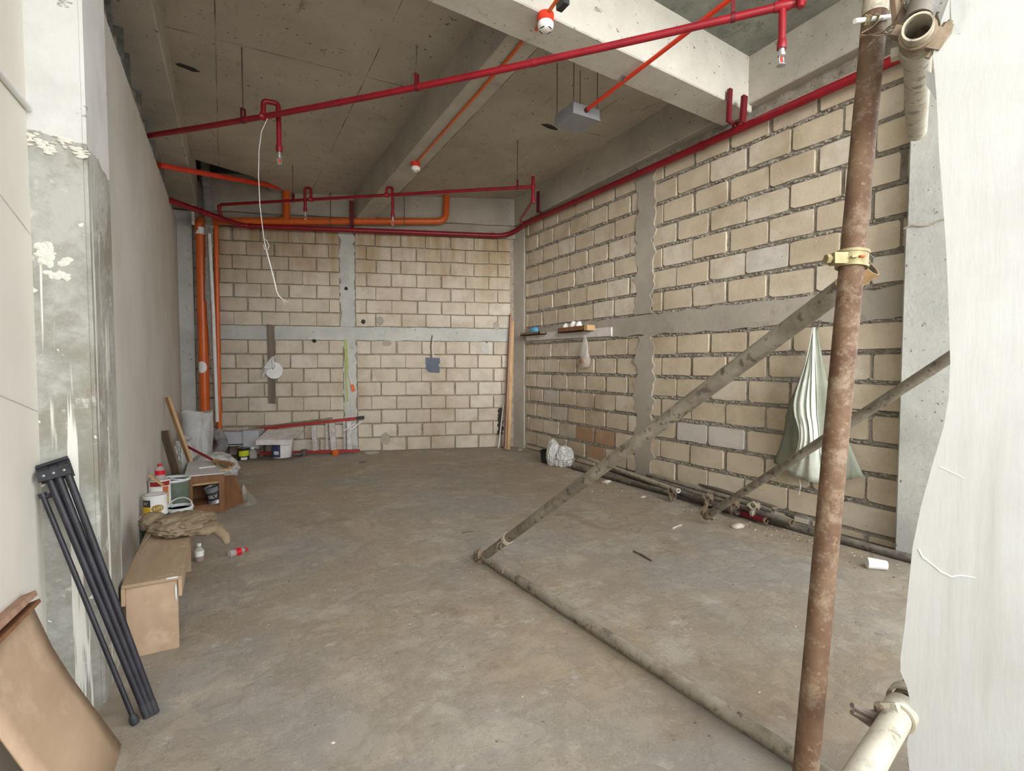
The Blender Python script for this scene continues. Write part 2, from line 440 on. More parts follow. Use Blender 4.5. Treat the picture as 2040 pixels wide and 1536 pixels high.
def clear_material(name, tint, rough=0.15, mixv=0.35):
    t = NT(name); v = t.coord()
    t.done(tint, rough, t.bump(t.noise(v, 40, 3), 0.3, 0.004), spec=0.6)
    tr = t.new('ShaderNodeBsdfTransparent'); tr.inputs[0].default_value = (0.95, 0.95, 0.93, 1)
    mx = t.new('ShaderNodeMixShader'); mx.inputs[0].default_value = mixv
    t.link(tr.outputs[0], mx.inputs[1]); t.link(t.b.outputs[0], mx.inputs[2]); t.link(mx.outputs[0], t.out.inputs[0])
    return t.m
M['clear'] = clear_material('clear_plastic', srgb(214,212,204))
M['clear_bottle'] = clear_material('clear_bottle_plastic', srgb(206,204,198), 0.1, 0.45)
M['red_label'] = simple('red_label', srgb(204,30,48), srgb(188,26,42), 20, 0.4)
M['red_liquid'] = simple('red_drink', srgb(150,20,30), srgb(130,16,26), 8, 0.2)
M['red_bright'] = simple('red_paint', srgb(166,44,44), srgb(146,40,40), 12, 0.45)
M['yellow'] = simple('yellow_label', srgb(222,182,38), srgb(206,168,30), 14, 0.5)
M['lime'] = simple('lime_label', srgb(208,216,40), srgb(192,200,34), 14, 0.5)
M['gold'] = simple('gold_print', srgb(176,142,52), srgb(150,118,40), 18, 0.5)
M['blue_print'] = simple('blue_print', srgb(62,72,104), srgb(52,60,92), 18, 0.5)
M['cyan'] = simple('blue_plastic', srgb(92,166,200), srgb(78,150,186), 14, 0.5)
M['dark_green'] = simple('dark_green_plastic', srgb(32,58,52), srgb(26,48,44), 12, 0.5)
M['grey_green'] = simple('grey_green_plastic', srgb(112,122,108), srgb(96,106,92), 12, 0.55)
M['paint_drip'] = simple('white_paint', srgb(222,224,224), srgb(206,210,210), 14, 0.5)
M['tin'] = simple('tin', srgb(186,188,190), srgb(160,162,166), 14, 0.35, metal=0.6)
M['lid_grey'] = simple('dusty_lid', srgb(146,136,128), srgb(122,112,104), 10, 0.7, spots=(srgb(96,86,80), 12, 0.62))
M['green_tape'] = simple('green_tape', srgb(176,186,96), srgb(160,172,84), 16, 0.6)
M['straw'] = simple('straw', srgb(176,146,104), srgb(150,120,82), 60, 0.9)
M['debris'] = simple('plaster_chips', srgb(206,200,188), srgb(176,166,150), 14, 0.9, rand=True)
M['dark_debris'] = simple('dark_chips', srgb(112,100,86), srgb(92,80,68), 14, 0.9, rand=True)
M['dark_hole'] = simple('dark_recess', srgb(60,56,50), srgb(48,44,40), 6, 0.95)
M['terracotta'] = simple('orange_clay', srgb(196,104,58), srgb(180,92,50), 14, 0.8)
M['aluminium'] = simple('painted_aluminium', srgb(190,188,184), srgb(166,160,154), 16, 0.5, metal=0.2, spots=(srgb(132,112,110), 20, 0.62))
M['text_dark'] = simple('dark_print', srgb(52,52,58), srgb(44,44,50), 10, 0.6)
M['text_white'] = simple('white_print', srgb(226,222,206), srgb(214,210,196), 10, 0.6)

# ------------------------------------------------------------------ the room shell
def cz(x, y): return 3.985 + 0.03*x - 0.022*(y-8.5)
bd = V((0.9437, -0.3309, 0)); bin_ = V((-0.3309, -0.9437, 0)); b0 = V((-0.063, 8.904, 0))
def BP(s, z, off=0.0): return b0 + bd*s + bin_*off + V((0, 0, z))

bm = NB(); box(bm, (-14, -26, -0.2), (20, 11, 0)); struct('floor', bm, M['floor'])

# ceiling slab with the pipe opening in its rear left corner
bm = NB()
for poly in ([(-1.5,-0.4),(5.2,-0.4),(5.2,7.62),(-1.5,7.62)], [(-0.26,7.62),(5.2,7.62),(5.2,11),(0.62,11),(0.78,8.62),(0.42,7.95)], [(-1.5,7.62),(-0.26,7.62),(-0.30,11),(-1.5,11)]):
    prism(bm, [(x, y, cz(x, y)) for x, y in poly], (0, 0, 0.16))
ceiling = struct('ceiling', bm, M['ceiling'])
bm = NB()
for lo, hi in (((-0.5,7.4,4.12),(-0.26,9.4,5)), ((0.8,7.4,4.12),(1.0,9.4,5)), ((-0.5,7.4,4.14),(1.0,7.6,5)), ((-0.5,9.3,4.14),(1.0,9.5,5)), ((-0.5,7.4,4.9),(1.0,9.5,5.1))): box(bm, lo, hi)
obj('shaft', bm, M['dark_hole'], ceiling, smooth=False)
def ceil_prism(name, pts, bottom, m):
    """a beam: plan polygon extruded from `bottom` below the slab up into it"""
    b = NB(); n = len(pts)
    lo = [b.verts.new((x, y, cz(x, y)-bottom)) for x, y in pts]; hi = [b.verts.new((x, y, cz(x, y)+0.05)) for x, y in pts]
    b.faces.new(lo); b.faces.new(hi)
    for i in range(n): b.faces.new((lo[i], lo[(i+1) % n], hi[(i+1) % n], hi[i]))
    bmesh.ops.bevel(b, geom=[e for e in b.edges if all(v in lo for v in e.verts)], offset=0.008, segments=1, affect='EDGES')
    return obj(name, b, m, ceiling, smooth=False)
ceil_prism('cross_beam', [(-1.4, 2.50), (4.3, 3.02), (4.3, 3.325), (-1.4, 2.79)], 0.50, M['beam_pale'])
ceil_prism('joist', [(1.82, 2.95), (2.09, 2.95), (2.09, 8.4), (1.82, 8.5)], 0.40, M['beam'])
ceil_prism('edge_beam', [(-1.3, 2.6), (-0.39, 2.6), (-0.275, 8.98), (-1.3, 9.2)], 0.27, M['beam'])
ceil_prism('edge_beam', [(4.24, 1.0), (5.1, 1.0), (5.1, 8.0), (4.24, 7.9)], 0.44, M['beam'])
bm = NB(); prism(bm, [(x, y, cz(x, y)-0.012) for x, y in ((2.2,-0.3),(4.24,-0.3),(4.24,3.03),(2.2,2.84))], (0,0,0.03))
obj('slab_soffit', bm, M['ceiling_grey'], ceiling, smooth=False)
bm = NB()                                                   # spalled pockets under the slab
for x, y, a, b_, rr in ((-0.22, 5.42, 0.11, 0.035, 0.3), (3.55, 4.75, 0.16, 0.03, -0.5), (3.35, 4.95, 0.12, 0.04, 0.2)):
    n = 11; pts = []
    for i in range(n):
        t = 2*math.pi*i/n; k = 0.7+0.5*random.random(); px, py = a*k*math.cos(t), b_*k*math.sin(t)
        X_, Y_ = x+px*math.cos(rr)-py*math.sin(rr), y+px*math.sin(rr)+py*math.cos(rr); pts.append((X_, Y_, cz(X_, Y_)-0.006))
    prism(bm, pts, (0, 0, 0.01))
obj('spalled_patch', bm, M['dark_hole'], ceiling, smooth=False)

# ---- rear wall of blocks
def rough_grid(o, u, v, w, nu, nv, lu, lv, amp, sc, seed):
    rows = []
    for j in range(nv+1):
        r = []
        for i in range(nu+1):
            a, c = lu[0]+(lu[1]-lu[0])*i/nu, lv[0]+(lv[1]-lv[0])*j/nv
            h = noise.fractal(V((a*sc+seed, c*sc, seed)), 0.7, 2.1, 3)*amp
            r.append(o + u*a + v*c + w*h)
        rows.append(r)
    return rows
Z = V((0, 0, 1))
def ladder(b, ea, eb, vec):
    vec = V(vec); n = len(ea)
    a0 = [b.verts.new(V(p)) for p in ea]; c0 = [b.verts.new(V(p)) for p in eb]
    a1 = [b.verts.new(V(p)+vec) for p in ea]; c1 = [b.verts.new(V(p)+vec) for p in eb]
    for i in range(n-1):
        for q in ((a1[i], a1[i+1], c1[i+1], c1[i]), (a0[i], a0[i+1], a1[i+1], a1[i]), (c0[i], c0[i+1], c1[i+1], c1[i])): b.faces.new(q)
    b.faces.new((a0[0], a1[0], c1[0], c0[0])); b.faces.new((a0[-1], a1[-1], c1[-1], c0[-1]))
bm = NB(); grid(bm, rough_grid(b0, bd, Z, bin_, 190, 130, (-0.6, 4.75), (-0.05, 3.62), 0.007, 14, 3.0))
wall_back = struct('wall_back', bm, M['mortar_back'], smooth=True)
bm = NB(); prism(bm, [BP(-0.9, 0, -0.02), BP(4.9, 0, -0.02), BP(4.9, 0, -0.3), BP(-0.9, 0, -0.3)], (0, 0, 4.3)); obj('backing', bm, M['beam'], wall_back, smooth=False)
def bwall_slab(name, s0, s1, z0, z1, off, m, wav=0.0, parent=None, n=26):
    top = [BP(s0+(s1-s0)*i/n, z1+wav*noise.noise(V((i*0.9, z1*5, 1))), 0) for i in range(n+1)]
    bot = [BP(s0+(s1-s0)*i/n, z0+wav*noise.noise(V((i*0.9, z0*5, 4))), 0) for i in range(n+1)]
    b = NB(); ladder(b, bot, top, bin_*off)
    return obj(name, b, m, parent or wall_back, smooth=False)
def z_slab(name, z0, z1, s0, s1, off, m, wav):
    n = 30
    a = [BP(s0+wav*noise.noise(V((i*0.6, s0*3, 2))), z0+(z1-z0)*i/n) for i in range(n+1)]
    c = [BP(s1+wav*noise.noise(V((i*0.6, s1*3, 7))), z0+(z1-z0)*i/n) for i in range(n+1)]
    b = NB(); ladder(b, a, c, bin_*off)
    return obj(name, b, m, wall_back, smooth=False)
bwall_slab('tie_beam', -0.7, 4.72, 3.70, 4.25, 0.09, M['beam'], 0.012)
bwall_slab('rough_strip', -0.7, 4.72, 3.50, 3.70, 0.035, M['plaster'], 0.015)
bwall_slab('lintel_band', -0.35, 4.5, 1.785, 1.995, 0.034, M['column'], 0.02)
z_slab('stiffener', 2.0, 3.5, 1.80, 2.02, 0.036, M['column'], 0.05)
z_slab('stiffener', 0.0, 1.79, 1.84, 2.03, 0.036, M['column'], 0.05)

def brick_mesh(seed, L=0.395, H=0.197, D=0.05, m=None, ch=(0.004, 0.016), jit=0.004):
    rnd = random.Random(seed); o = []
    a, c = L/2, H/2
    for sx, sz, first in ((-1,-1,0),(1,-1,1),(1,1,0),(-1,1,1)):
        p = [(sx*(a-rnd.uniform(*ch)*1.3), sz*(c-rnd.uniform(0,0.003))), (sx*(a-rnd.uniform(0,0.003)), sz*(c-rnd.uniform(*ch)))]
        o += p[::-1] if not first else p
    # mid points on the long edges
    pts = []
    for i in range(8):
        p, q = o[i], o[(i+1) % 8]; pts.append(p)
        if abs(p[0]-q[0]) > L*0.5: pts.append(((p[0]+q[0])/2+rnd.uniform(-.05,.05), (p[1]+q[1])/2+rnd.uniform(-jit, jit)))
    b = NB(); n = len(pts); tx, tz = rnd.uniform(-.004,.004), rnd.uniform(-.004,.004)
    A = [b.verts.new((x, z, -D)) for x, z in pts]
    F = [b.verts.new((x*0.982, z*0.965, tx*x/a+tz*z/c)) for x, z in pts]
    for i in range(n): b.faces.new((A[i], A[(i+1) % n], F[(i+1) % n], F[i]))
    b.faces.new(F)
    return mesh_of('brick', b, m, smooth=False)
def place_brick(wall, me, pos, u, w, sx, sz=1.0, m=None):
    o = bpy.data.objects.new('brick', me); C.objects.link(o); o.parent = wall
    mt = Matrix((u, Z, w)).transposed().to_4x4(); mt.translation = pos
    o.matrix_local = mt @ Matrix.Diagonal((sx, sz, 1, 1))
    if m: o.material_slots[0].link = 'OBJECT'; o.material_slots[0].material = m
    return o
BB = [brick_mesh(i, m=M['brick_back']) for i in range(10)]
def course(wall, s0, s1, z0, z1, phase, pitch, joint, P, u, w, lib, rnd, Hn=0.197, hj=0.010, pick=None):
    k0 = math.floor((s0-phase)/pitch)-1
    for k in range(k0, k0+60):
        a, c = phase+k*pitch+rnd.uniform(-.012, .012), phase+(k+1)*pitch-joint+rnd.uniform(-.012, .004)
        a, c = max(a, s0), min(c, s1)
        if a >= s1 or c-a < 0.05: continue
        h = (z1-z0-hj)
        pos = P((a+c)/2, (z0+z1)/2+rnd.uniform(-.003,.003), 0.034+rnd.uniform(-.005, .006))
        place_brick(wall, rnd.choice(lib), pos, u, w, (c-a)/0.395, h/Hn, pick(pos) if pick else None)
rnd = random.Random(5)
for i in range(7):
    z0 = 2.0+0.2125*i; odd = i % 2
    course(wall_back, -0.3, 1.79, z0, z0+0.2125, (1.649 if odd else 1.450)+0.0, 0.40, 0.008, BP, bd, bin_, BB, rnd)
    course(wall_back, 2.035, 4.53, z0, z0+0.2125, (2.600 if odd else 2.745), 0.395, 0.008, BP, bd, bin_, BB, rnd)
for i in range(8):
    z1 = 1.783-0.2229*i; odd = i % 2
    course(wall_back, -0.3, 1.83, z1-0.2229, z1, (1.455 if odd else 1.636), 0.40, 0.008, BP, bd, bin_, BB, rnd, hj=0.014)
    course(wall_back, 2.045, 4.53, z1-0.2229, z1, (2.414 if odd else 2.666), 0.395, 0.008, BP, bd, bin_, BB, rnd, hj=0.014)
def patch_disc(parent, c, u, w, ru, rz, m, seed, th=0.006):
    rr = random.Random(seed); n = 13
    b = NB(); prism(b, [c + u*(ru*(0.82+0.3*rr.random())*math.cos(2*math.pi*i/n)) + Z*(rz*(0.82+0.3*rr.random())*math.sin(2*math.pi*i/n)) for i in range(n)], w*th)
    return obj('mortar_or_hole_disc', b, m, parent, smooth=False)
for i, (s, z, ru, rz, m) in enumerate(((2.410, 2.10, 0.055, 0.075, 'plaster'), (4.293, 2.05, 0.055, 0.075, 'plaster'), (2.508, 1.74, 0.075, 0.055, 'plaster'), (4.105, 1.68, 0.07, 0.09, 'column'), (2.469, 0.2, 0.085, 0.1, 'plaster'))):
    patch_disc(wall_back, BP(s, z, 0.037), bd, bin_, ru, rz, M[m], i)
for i, (s, z, r) in enumerate(((2.145, 2.08, 0.035), (4.122, 1.76, 0.022), (1.400, 1.77, 0.03), (1.889, 2.6, 0.028))):
    patch_disc(wall_back, BP(s, z, 0.036), bd, bin_, r, r*1.1, M['dark_hole'], 20+i, 0.004)  # flat dark discs for holes, the shade inside put into the colour

# corner column between the two block walls
bm = NB(); prism(bm, [(4.255, 7.46, 0), (4.325, 7.14, 0), (4.8, 7.14, 0), (4.8, 7.8, 0)], (0, 0, 3.75)); struct('column', bm, M['plaster'])

# ---- right wall of blocks
yv = V((0, 1, 0)); xin = V((-1, 0, 0)); un = V((0, -1, 0))
bm = NB(); grid(bm, rough_grid(V((4.3665, 0, 0)), yv, Z, xin, 210, 150, (1.5, 7.3), (-0.05, 3.86), 0.013, 11, 9.0))
wall_right = struct('wall_right', bm, M['mortar_right'], smooth=True)
bm = NB(); box(bm, (4.42, 0.8, 0), (4.9, 8, 4.4)); obj('backing', bm, M['beam'], wall_right, smooth=False)
def WP(y, z, off=0.0): return V((4.384-off, y, z))
def rw_strip(name, edge_a, edge_b, th, m):
    b = NB(); ladder(b, edge_a, edge_b, xin*(th+0.006))
    return obj(name, b, m, wall_right, smooth=False)
def wav(i, s, a): return a*noise.noise(V((i*0.55, s, 0.3)))
n = 34
rw_strip('stiffener', [V((4.42, 4.27+wav(i, 1, 0.10), 2.0+1.8*i/n)) for i in range(n+1)], [V((4.42, 4.56+wav(i, 5, 0.09), 2.0+1.8*i/n)) for i in range(n+1)], 0.074, M['plaster'])
rw_strip('stiffener', [V((4.42, 4.26+wav(i, 8, 0.10), 1.74*i/n)) for i in range(n+1)], [V((4.42, 4.54+wav(i, 13, 0.10), 1.74*i/n)) for i in range(n+1)], 0.074, M['plaster'])
rw_strip('lintel_band', [V((4.42, 1.7+5.5*i/60, 1.745+wav(i, 21, 0.035))) for i in range(61)], [V((4.42, 1.7+5.5*i/60, 1.985+wav(i, 25, 0.03))) for i in range(61)], 0.072, M['plaster'])
BR = [brick_mesh(100+i, L=0.395, H=0.205, m=M['brick_right'], ch=(0.006, 0.026), jit=0.006) for i in range(10)]
red_at = [V(p) for p in ((4.350, 5.479, 0.483), (4.350, 5.242, 0.443), (4.350, 5.367, 0.241), (4.350, 5.157, 0.205))]
white_at = [V(p) for p in ((4.350, 3.845, 0.704), (4.350, 3.426, 0.709), (4.350, 2.591, 2.731), (4.350, 6.139, 0.619), (4.350, 6.339, 0.909), (4.350, 2.787, 2.334))]
def pick(pos):
    for r in red_at:
        if abs(pos.y-r.y) < 0.17 and abs(pos.z-r.z) < 0.1: return M['brick_red']
    for r in white_at:
        if abs(pos.y-r.y) < 0.16 and abs(pos.z-r.z) < 0.1: return M['brick_white']
    return None
PW = lambda s, z, off: WP(-s, z, off)
rnd = random.Random(11)
for i in range(7):
    z0 = 1.995+0.2475*i; odd = i % 2; zt = min(z0+0.2475, 3.66)
    ph = -3.945+0.02 if odd else -3.72+0.02
    course(wall_right, -4.29, -1.70, z0, z0+0.2475, ph, 0.425, 0.02, PW, un, xin, BR, rnd, Hn=0.205, hj=0.034, pick=pick)
    course(wall_right, -7.12, -4.51, z0, z0+0.2475, ph+(0.1 if odd else 0.0), 0.415, 0.022, PW, un, xin, BR, rnd, Hn=0.205, hj=0.034, pick=pick)
for i in range(8):
    z1 = 1.735-0.237*i; odd = i % 2
    ph = -3.70 if odd else -3.9
    course(wall_right, -4.29, -1.70, max(z1-0.237, 0.0), z1, ph, 0.43, 0.02, PW, un, xin, BR, rnd, Hn=0.205, hj=0.034, pick=pick)
    course(wall_right, -7.12, -4.50, max(z1-0.237, 0.0), z1, ph+0.07, 0.42, 0.022, PW, un, xin, BR, rnd, Hn=0.205, hj=0.034, pick=pick)

bm = NB(); rr = random.Random(17)
joints = [1.995+0.2475*i for i in range(1, 7)]+[1.735-0.237*i for i in range(8)]+[1.99]
for z in joints:
    y = 1.75
    while y < 7.1:
        y += rr.uniform(0.012, 0.05)*(0.7+0.12*y)
        if abs(y-4.4) < 0.15 or z < 0.1: continue
        blob(bm, (4.352+rr.uniform(-.004,.006), y, z+rr.gauss(0, 0.007)), (0.006+0.006*rr.random(), 0.008+0.02*rr.random(), 0.005+0.009*rr.random()), y*31, 0.45, 2.5, 1)
obj('rough_mortar', bm, M['mortar_right'], wall_right, kind='stuff', smooth=False)

# front column on the right, cast in two lifts
bm = NB(); box(bm, (4.20, 0.5, 0), (4.8, 1.735, 2.36)); box(bm, (4.212, 0.5, 2.36), (4.8, 1.73, 4.3))
bmesh.ops.bevel(bm, geom=[e for e in bm.edges if abs((e.verts[0].co-e.verts[1].co).z) > 1], offset=0.012, segments=1, affect='EDGES')
colr = struct('column', bm, M['column'])
bm = NB(); tube(bm, [(4.203, 1.74-0.05*i, 2.36+0.012*math.sin(i*1.7)) for i in range(16)], [0.006+0.007*abs(math.sin(i*2.3)) for i in range(16)], 6); obj('cold_joint', bm, M['plaster'], colr)

# ---- left side: foreground board wall, streaked column, drywall, corner column
bm = NB(); box(bm, (-0.66, -2.6, 0), (-0.622, 2.58, 4.3)); wf = struct('wall_front', bm, M['board_cream'])
bm = NB()
for z in (1.22, 2.44-0.55): tube(bm, [(-0.621, 1.0, z+0.35), (-0.621, 2.57, z)], 0.0022, 5)
obj('board_joint', bm, M['offwhite'], wf)
bm = NB(); box(bm, (-1.1, 2.58, 0), (-0.45, 3.06, 4.3))
bmesh.ops.bevel(bm, geom=[e for e in bm.edges if abs((e.verts[0].co-e.verts[1].co).z) > 1], offset=0.012, segments=2, affect='EDGES')
coll = struct('column', bm, M['column_left'])
bm = NB(); rr = random.Random(3)
for i in range(70): x_ = -0.625+0.178*rr.random(); blob(bm, (x_, 2.577, 2.238+0.02*math.sin(x_*70)+0.012*rr.gauss(0, 1)), (0.006+0.012*rr.random(), 0.005, 0.003+0.005*rr.random()), i, 0.4, 3, 1)
for (x, z, a, b_, k) in ((-0.585, 1.82, 0.028, 0.06, 34), (-0.555, 1.745, 0.045, 0.014, 16), (-0.525, 1.80, 0.018, 0.014, 10)):
    for q in range(k): blob(bm, (x+a*rr.uniform(-.8,.8), 2.579, z+b_*rr.uniform(-.8,.8)), (0.008+0.010*rr.random(), 0.006, 0.006+0.010*rr.random()), q, 0.35, 3, 1)
obj('plaster_lump', bm, M['board_cream'], coll)
bm = NB(); n = 44
top = [V((-0.55, 3.0+5.95*i/n, 3.40+0.10*i/n+0.02*noise.noise(V((i*0.7, 1, 1))))) for i in range(n+1)]
ladder(bm, [V((p.x-0.03, p.y, 0)) for p in top], [V((p.x-0.03, p.y, p.z)) for p in top], (0.03, 0, 0))
wall_left = struct('wall_left', bm, M['drywall'])
bm = NB(); box(bm, (-1.0, 3.0, 0), (-0.66, 9.3, 4.3)); obj('backing', bm, M['mortar_right'], wall_left, smooth=False)
rr = random.Random(8)
y = 3.3
while y < 8.8:                                              # ragged stud ends and mortar along the top of the board
    b = NB(); zt = 3.39+0.10*(y-3)/6; w_ = rr.uniform(0.03, 0.09)
    box(b, (-0.64-0.02*rr.random(), y, zt-0.05), (-0.565-0.02*rr.random(), y+w_, cz(-0.6, y)-0.27)); obj('metal_stud', b, M['steel'], wall_left, smooth=False)
    y += rr.uniform(0.25, 0.6)
b = NB()
for i in range(150):
    y = 3.2+5.7*rr.random(); zt = 3.40+0.10*(y-3)/6; blob(b, (-0.60-0.03*rr.random(), y, zt+0.02+0.16*rr.random()), (0.035, 0.03+0.09*rr.random(), 0.02+0.07*rr.random()), i, 0.4, 2.5, 1)
obj('rough_mortar', b, M['mortar_right'], wall_left, kind='stuff')
bm = NB(); box(bm, (-0.66, 8.90, 0), (-0.365, 9.5, 3.66)); struct('column', bm, M['column'])

# unseen low wall added behind the viewpoint to shade the lower room walls
bm = NB(); box(bm, (-4.0, -3.55, 0), (8.0, -3.50, 1.1)); struct('wall_light_blocker', bm, M['offwhite'])

# ------------------------------------------------------------------ scaffold
def P(*a): return V(a)
def lerp(p, q, t): return V(p)*(1-t)+V(q)*t
RS = 0.0302
# leaning upright
pt, pb = P(1.588, 0.741, 2.408), P(1.320, 0.730, 0.320)
dv = (pb-pt).normalized(); p_top = pt - dv*0.75; p_bot = pb + dv*((pb.z-0.0)/-dv.z)
pole = thing('scaffold_pole', 'rusty brown upright scaffold pole with scraped paint in front of the block wall', 'scaffold pole', p_bot)
bm = NB(); hollow(bm, p_top, p_bot, RS, 0.004, 24); obj('tube', bm, M['rust'], pole)
bm = NB(); box(bm, (p_bot.x-.07, p_bot.y-.07, 0), (p_bot.x+.07, p_bot.y+.07, 0.008)); obj('base_plate', bm, M['rust_light'], pole, smooth=False)
# bright bare upper end of the upright
bm = NB(); q = pt + dv*0.045; hollow(bm, p_top, q, RS+0.0012, 0.003, 24); obj('bare_sleeve', bm, M['pale_pipe'], pole, 'pale bare metal upper length')

def coupler(name, label, c1, d1, c2, d2, m, r=RS, group=None):
    """two hinged shells, one round each tube, joined by a plate, with bolts and nuts"""
    c1, c2 = V(c1), V(c2); c = (c1+c2)/2
    t = thing(name, label, 'clamp', c, group)
    for cc, d, oth in ((c1, V(d1).normalized(), c2), (c2, V(d2).normalized(), c1)):
        n = (oth-cc) - d*(oth-cc).dot(d)
        n = n.normalized() if n.length > 0.005 else d.orthogonal().normalized()
        s = d.cross(n)
        b = NB(); hollow(b, cc-d*0.022, cc+d*0.022, r+0.0065, 0.006, 20); obj('half_shell', b, m, t)
        a = cc + s*(r+0.014)
        b = NB(); bar(b, a-n*0.022, a+n*0.022, 0.03, 0.026, d); obj('lug', b, m, t, smooth=False)
        b = NB(); bar(b, cc-s*(r+0.013)-n*0.011, cc-s*(r+0.013)+n*0.011, 0.02, 0.03, d); obj('hinge', b, m, t, smooth=False)
        b = NB(); tube(b, [a-n*0.038, a+n*0.040], 0.006, 8); obj('bolt', b, M['rust_light'], t)
        b = NB(); lathe(b, [(0.0115, 0), (0.0115, 0.011)], a+n*0.023, n, 6); obj('nut', b, M['rust_light'], t)
    if (c2-c1).length > 2*r*0.8:
        b = NB(); bar(b, lerp(c1, c2, 0.42), lerp(c1, c2, 0.58), 0.03, 0.03, d1); obj('saddle', b, m, t, smooth=False)
    return t

# long diagonal brace from the floor to the upright
b_lo = P(1.563, 3.134, 0.038); b_hi = P(1.586, 0.735, 1.673)
br1 = thing('diagonal_brace', 'thick dirty diagonal scaffold tube rising from the floor to the rusty pole', 'scaffold tube', b_lo)
bm = NB(); hollow(bm, b_lo, b_hi, RS, 0.004, 24); obj('tube', bm, M['galv'], br1)
bm = NB(); dd = (b_hi-b_lo).normalized(); hollow(bm, b_hi-dd*0.085, b_hi+dd*0.002, RS+0.0008, 0.004, 24); obj('cut_end', bm, M['raw_wood'], br1, 'pale orange painted end')
# ledger lying on the floor
f0 = P(1.564, 3.233, 0.034); f1 = P(1.701, 0.964, 0.034); fd = (f1-f0).normalized(); f1 = f1+fd*0.45
led = thing('floor_tube', 'dusty brown scaffold tube lying across the middle of the floor', 'scaffold tube', f0)
bm = NB(); hollow(bm, f0, f1, RS, 0.004, 24); obj('tube', bm, M['galv'], led)
c = coupler('scaffold_clamp', 'cement crusted clamp on the floor joining the diagonal tube and floor tube', f0+fd*0.075, fd, b_lo+dd*0.04, dd, M['rust_light'])
bm = NB(); a = f0+fd*0.04; tube(bm, [a+V((-0.05,-0.09,-0.02)), a+V((-0.01,-0.05,0.0)), a], [0.016, 0.012, 0.01], 8); obj('wing_handle', bm, M['rust_light'], c)
# wire tie and knotted string on the brace
a = lerp(b_lo, b_hi, 0.145)
kn = thing('wire_tie', 'twisted wire tie hanging off the lower end of the diagonal tube', 'wire', a)
bm = NB()
s_ = dd.cross(Z).normalized(); u_ = s_.cross(dd)
for k in range(4):
    cc = a + dd*(0.012*k-0.018); tube(bm, [cc+(s_*math.cos(t*math.pi/6)+u_*math.sin(t*math.pi/6))*(RS+0.004) for t in range(13)], 0.0035, 6)
obj('coil', bm, M['pale_pipe'], kn)
bm = NB(); tube(bm, [a+s_*RS, a+s_*0.05+V((0,0,-0.04)), a+s_*0.045+V((0.02,0,-0.10)), a+s_*0.06+V((0.04,0,-0.15)), a+s_*0.10+V((0.05,-0.02,-0.21))], 0.003, 6)
tube(bm, [a+s_*RS, a+s_*0.07+V((0,0,-0.02)), a+s_*0.085+V((0.0,0,-0.06)), a+s_*0.05+V((0.01,0,-0.075))], 0.003, 6); obj('loose_end', bm, M['rust_light'], kn)

# yellowish clamp on the upright
a = pt + dv*((pt.z-((1.480, 0.733, 1.685))[2])/-dv.z)
yc = thing('yellow_clamp', 'yellowish zinc plated clamp on the rusty pole with a bent wire loop', 'clamp', a)
rt = V((math.cos(R(29.9)), -math.sin(R(29.9)), 0)); fw = V((math.sin(R(29.9)), math.cos(R(29.9)), 0))
bm = NB(); hollow(bm, a-dv*0.02, a+dv*0.02, RS+0.007, 0.006, 28); obj('band', bm, M['brass'], yc)
bm = NB()
for t in (-0.019, 0.019): hollow(bm, a+dv*(t-0.0035), a+dv*(t+0.0035), RS+0.0095, 0.004, 28)
obj('rim', bm, M['brass'], yc)
bm = NB(); pl_ = a - rt*(RS+0.018)-fw*0.012; bar(bm, pl_-rt*0.016, pl_+rt*0.02, 0.03, 0.03, dv); obj('hinge_lug', bm, M['brass'], yc, smooth=False)
bm = NB(); tube(bm, [pl_-rt*0.022-dv*0.001, pl_+rt*0.03-dv*0.001], 0.008, 10); lathe(bm, [(0.013, 0), (0.013, 0.011), (0.008, 0.014)], pl_-rt*0.032, rt, 6); obj('bolt', bm, M['brass'], yc)
bm = NB(); q0 = a-fw*(RS+0.0075); bar(bm, q0-rt*0.008-dv*0.001, q0+rt*0.004-dv*0.001, 0.016, 0.005, dv); obj('slot_insert', bm, M['terracotta'], yc, 'reddish slot', smooth=False)
bm = NB(); bar(bm, q0-rt*0.026-dv*0.001+fw*0.004, q0-rt*0.014-dv*0.001+fw*0.001, 0.015, 0.006, dv); obj('pressed_stud', bm, M['brass'], yc, smooth=False)
bm = NB(); q1 = a + rt*(RS+0.004)-fw*0.012
tube(bm, [q1-dv*0.016, q1+rt*0.022+dv*0.002, q1+dv*0.022, q1-rt*0.004+dv*0.018, q1-rt*0.004-dv*0.018, q1-dv*0.02], 0.0013, 6); obj('wire_loop', bm, M['steel'], yc)

# second brace near the right wall and the tube it is clamped to
c_lo = P(3.639, 2.914, 0.075); c_hi = P(3.316, 1.100, 1.475)
br2 = thing('diagonal_brace', 'thinner looking diagonal scaffold tube crossing the hanging sack by the right wall', 'scaffold tube', c_lo)
d2 = (c_hi-c_lo).normalized(); bm = NB(); hollow(bm, c_lo-d2*0.02, c_hi, RS, 0.004, 20); obj('tube', bm, M['galv'], br2)
w0 = P(4.016, 5.374, 0.032); w1 = P(4.174, 1.620, 0.032); wd = (w1-w0).normalized(); w1 = w1+wd*0.2
wt = thing('floor_tube', 'long dark scaffold tube along the foot of the right wall to the front column', 'scaffold tube', w1)
bm = NB(); hollow(bm, w0, w1, RS, 0.004, 20); obj('tube', bm, M['galv_dark'], wt)
coupler('scaffold_clamp', 'clamp joining the second diagonal tube to the long tube by the right wall', V((3.857, 3.112, 0.032)), wd, c_lo+d2*0.03, d2, M['rust_light'])

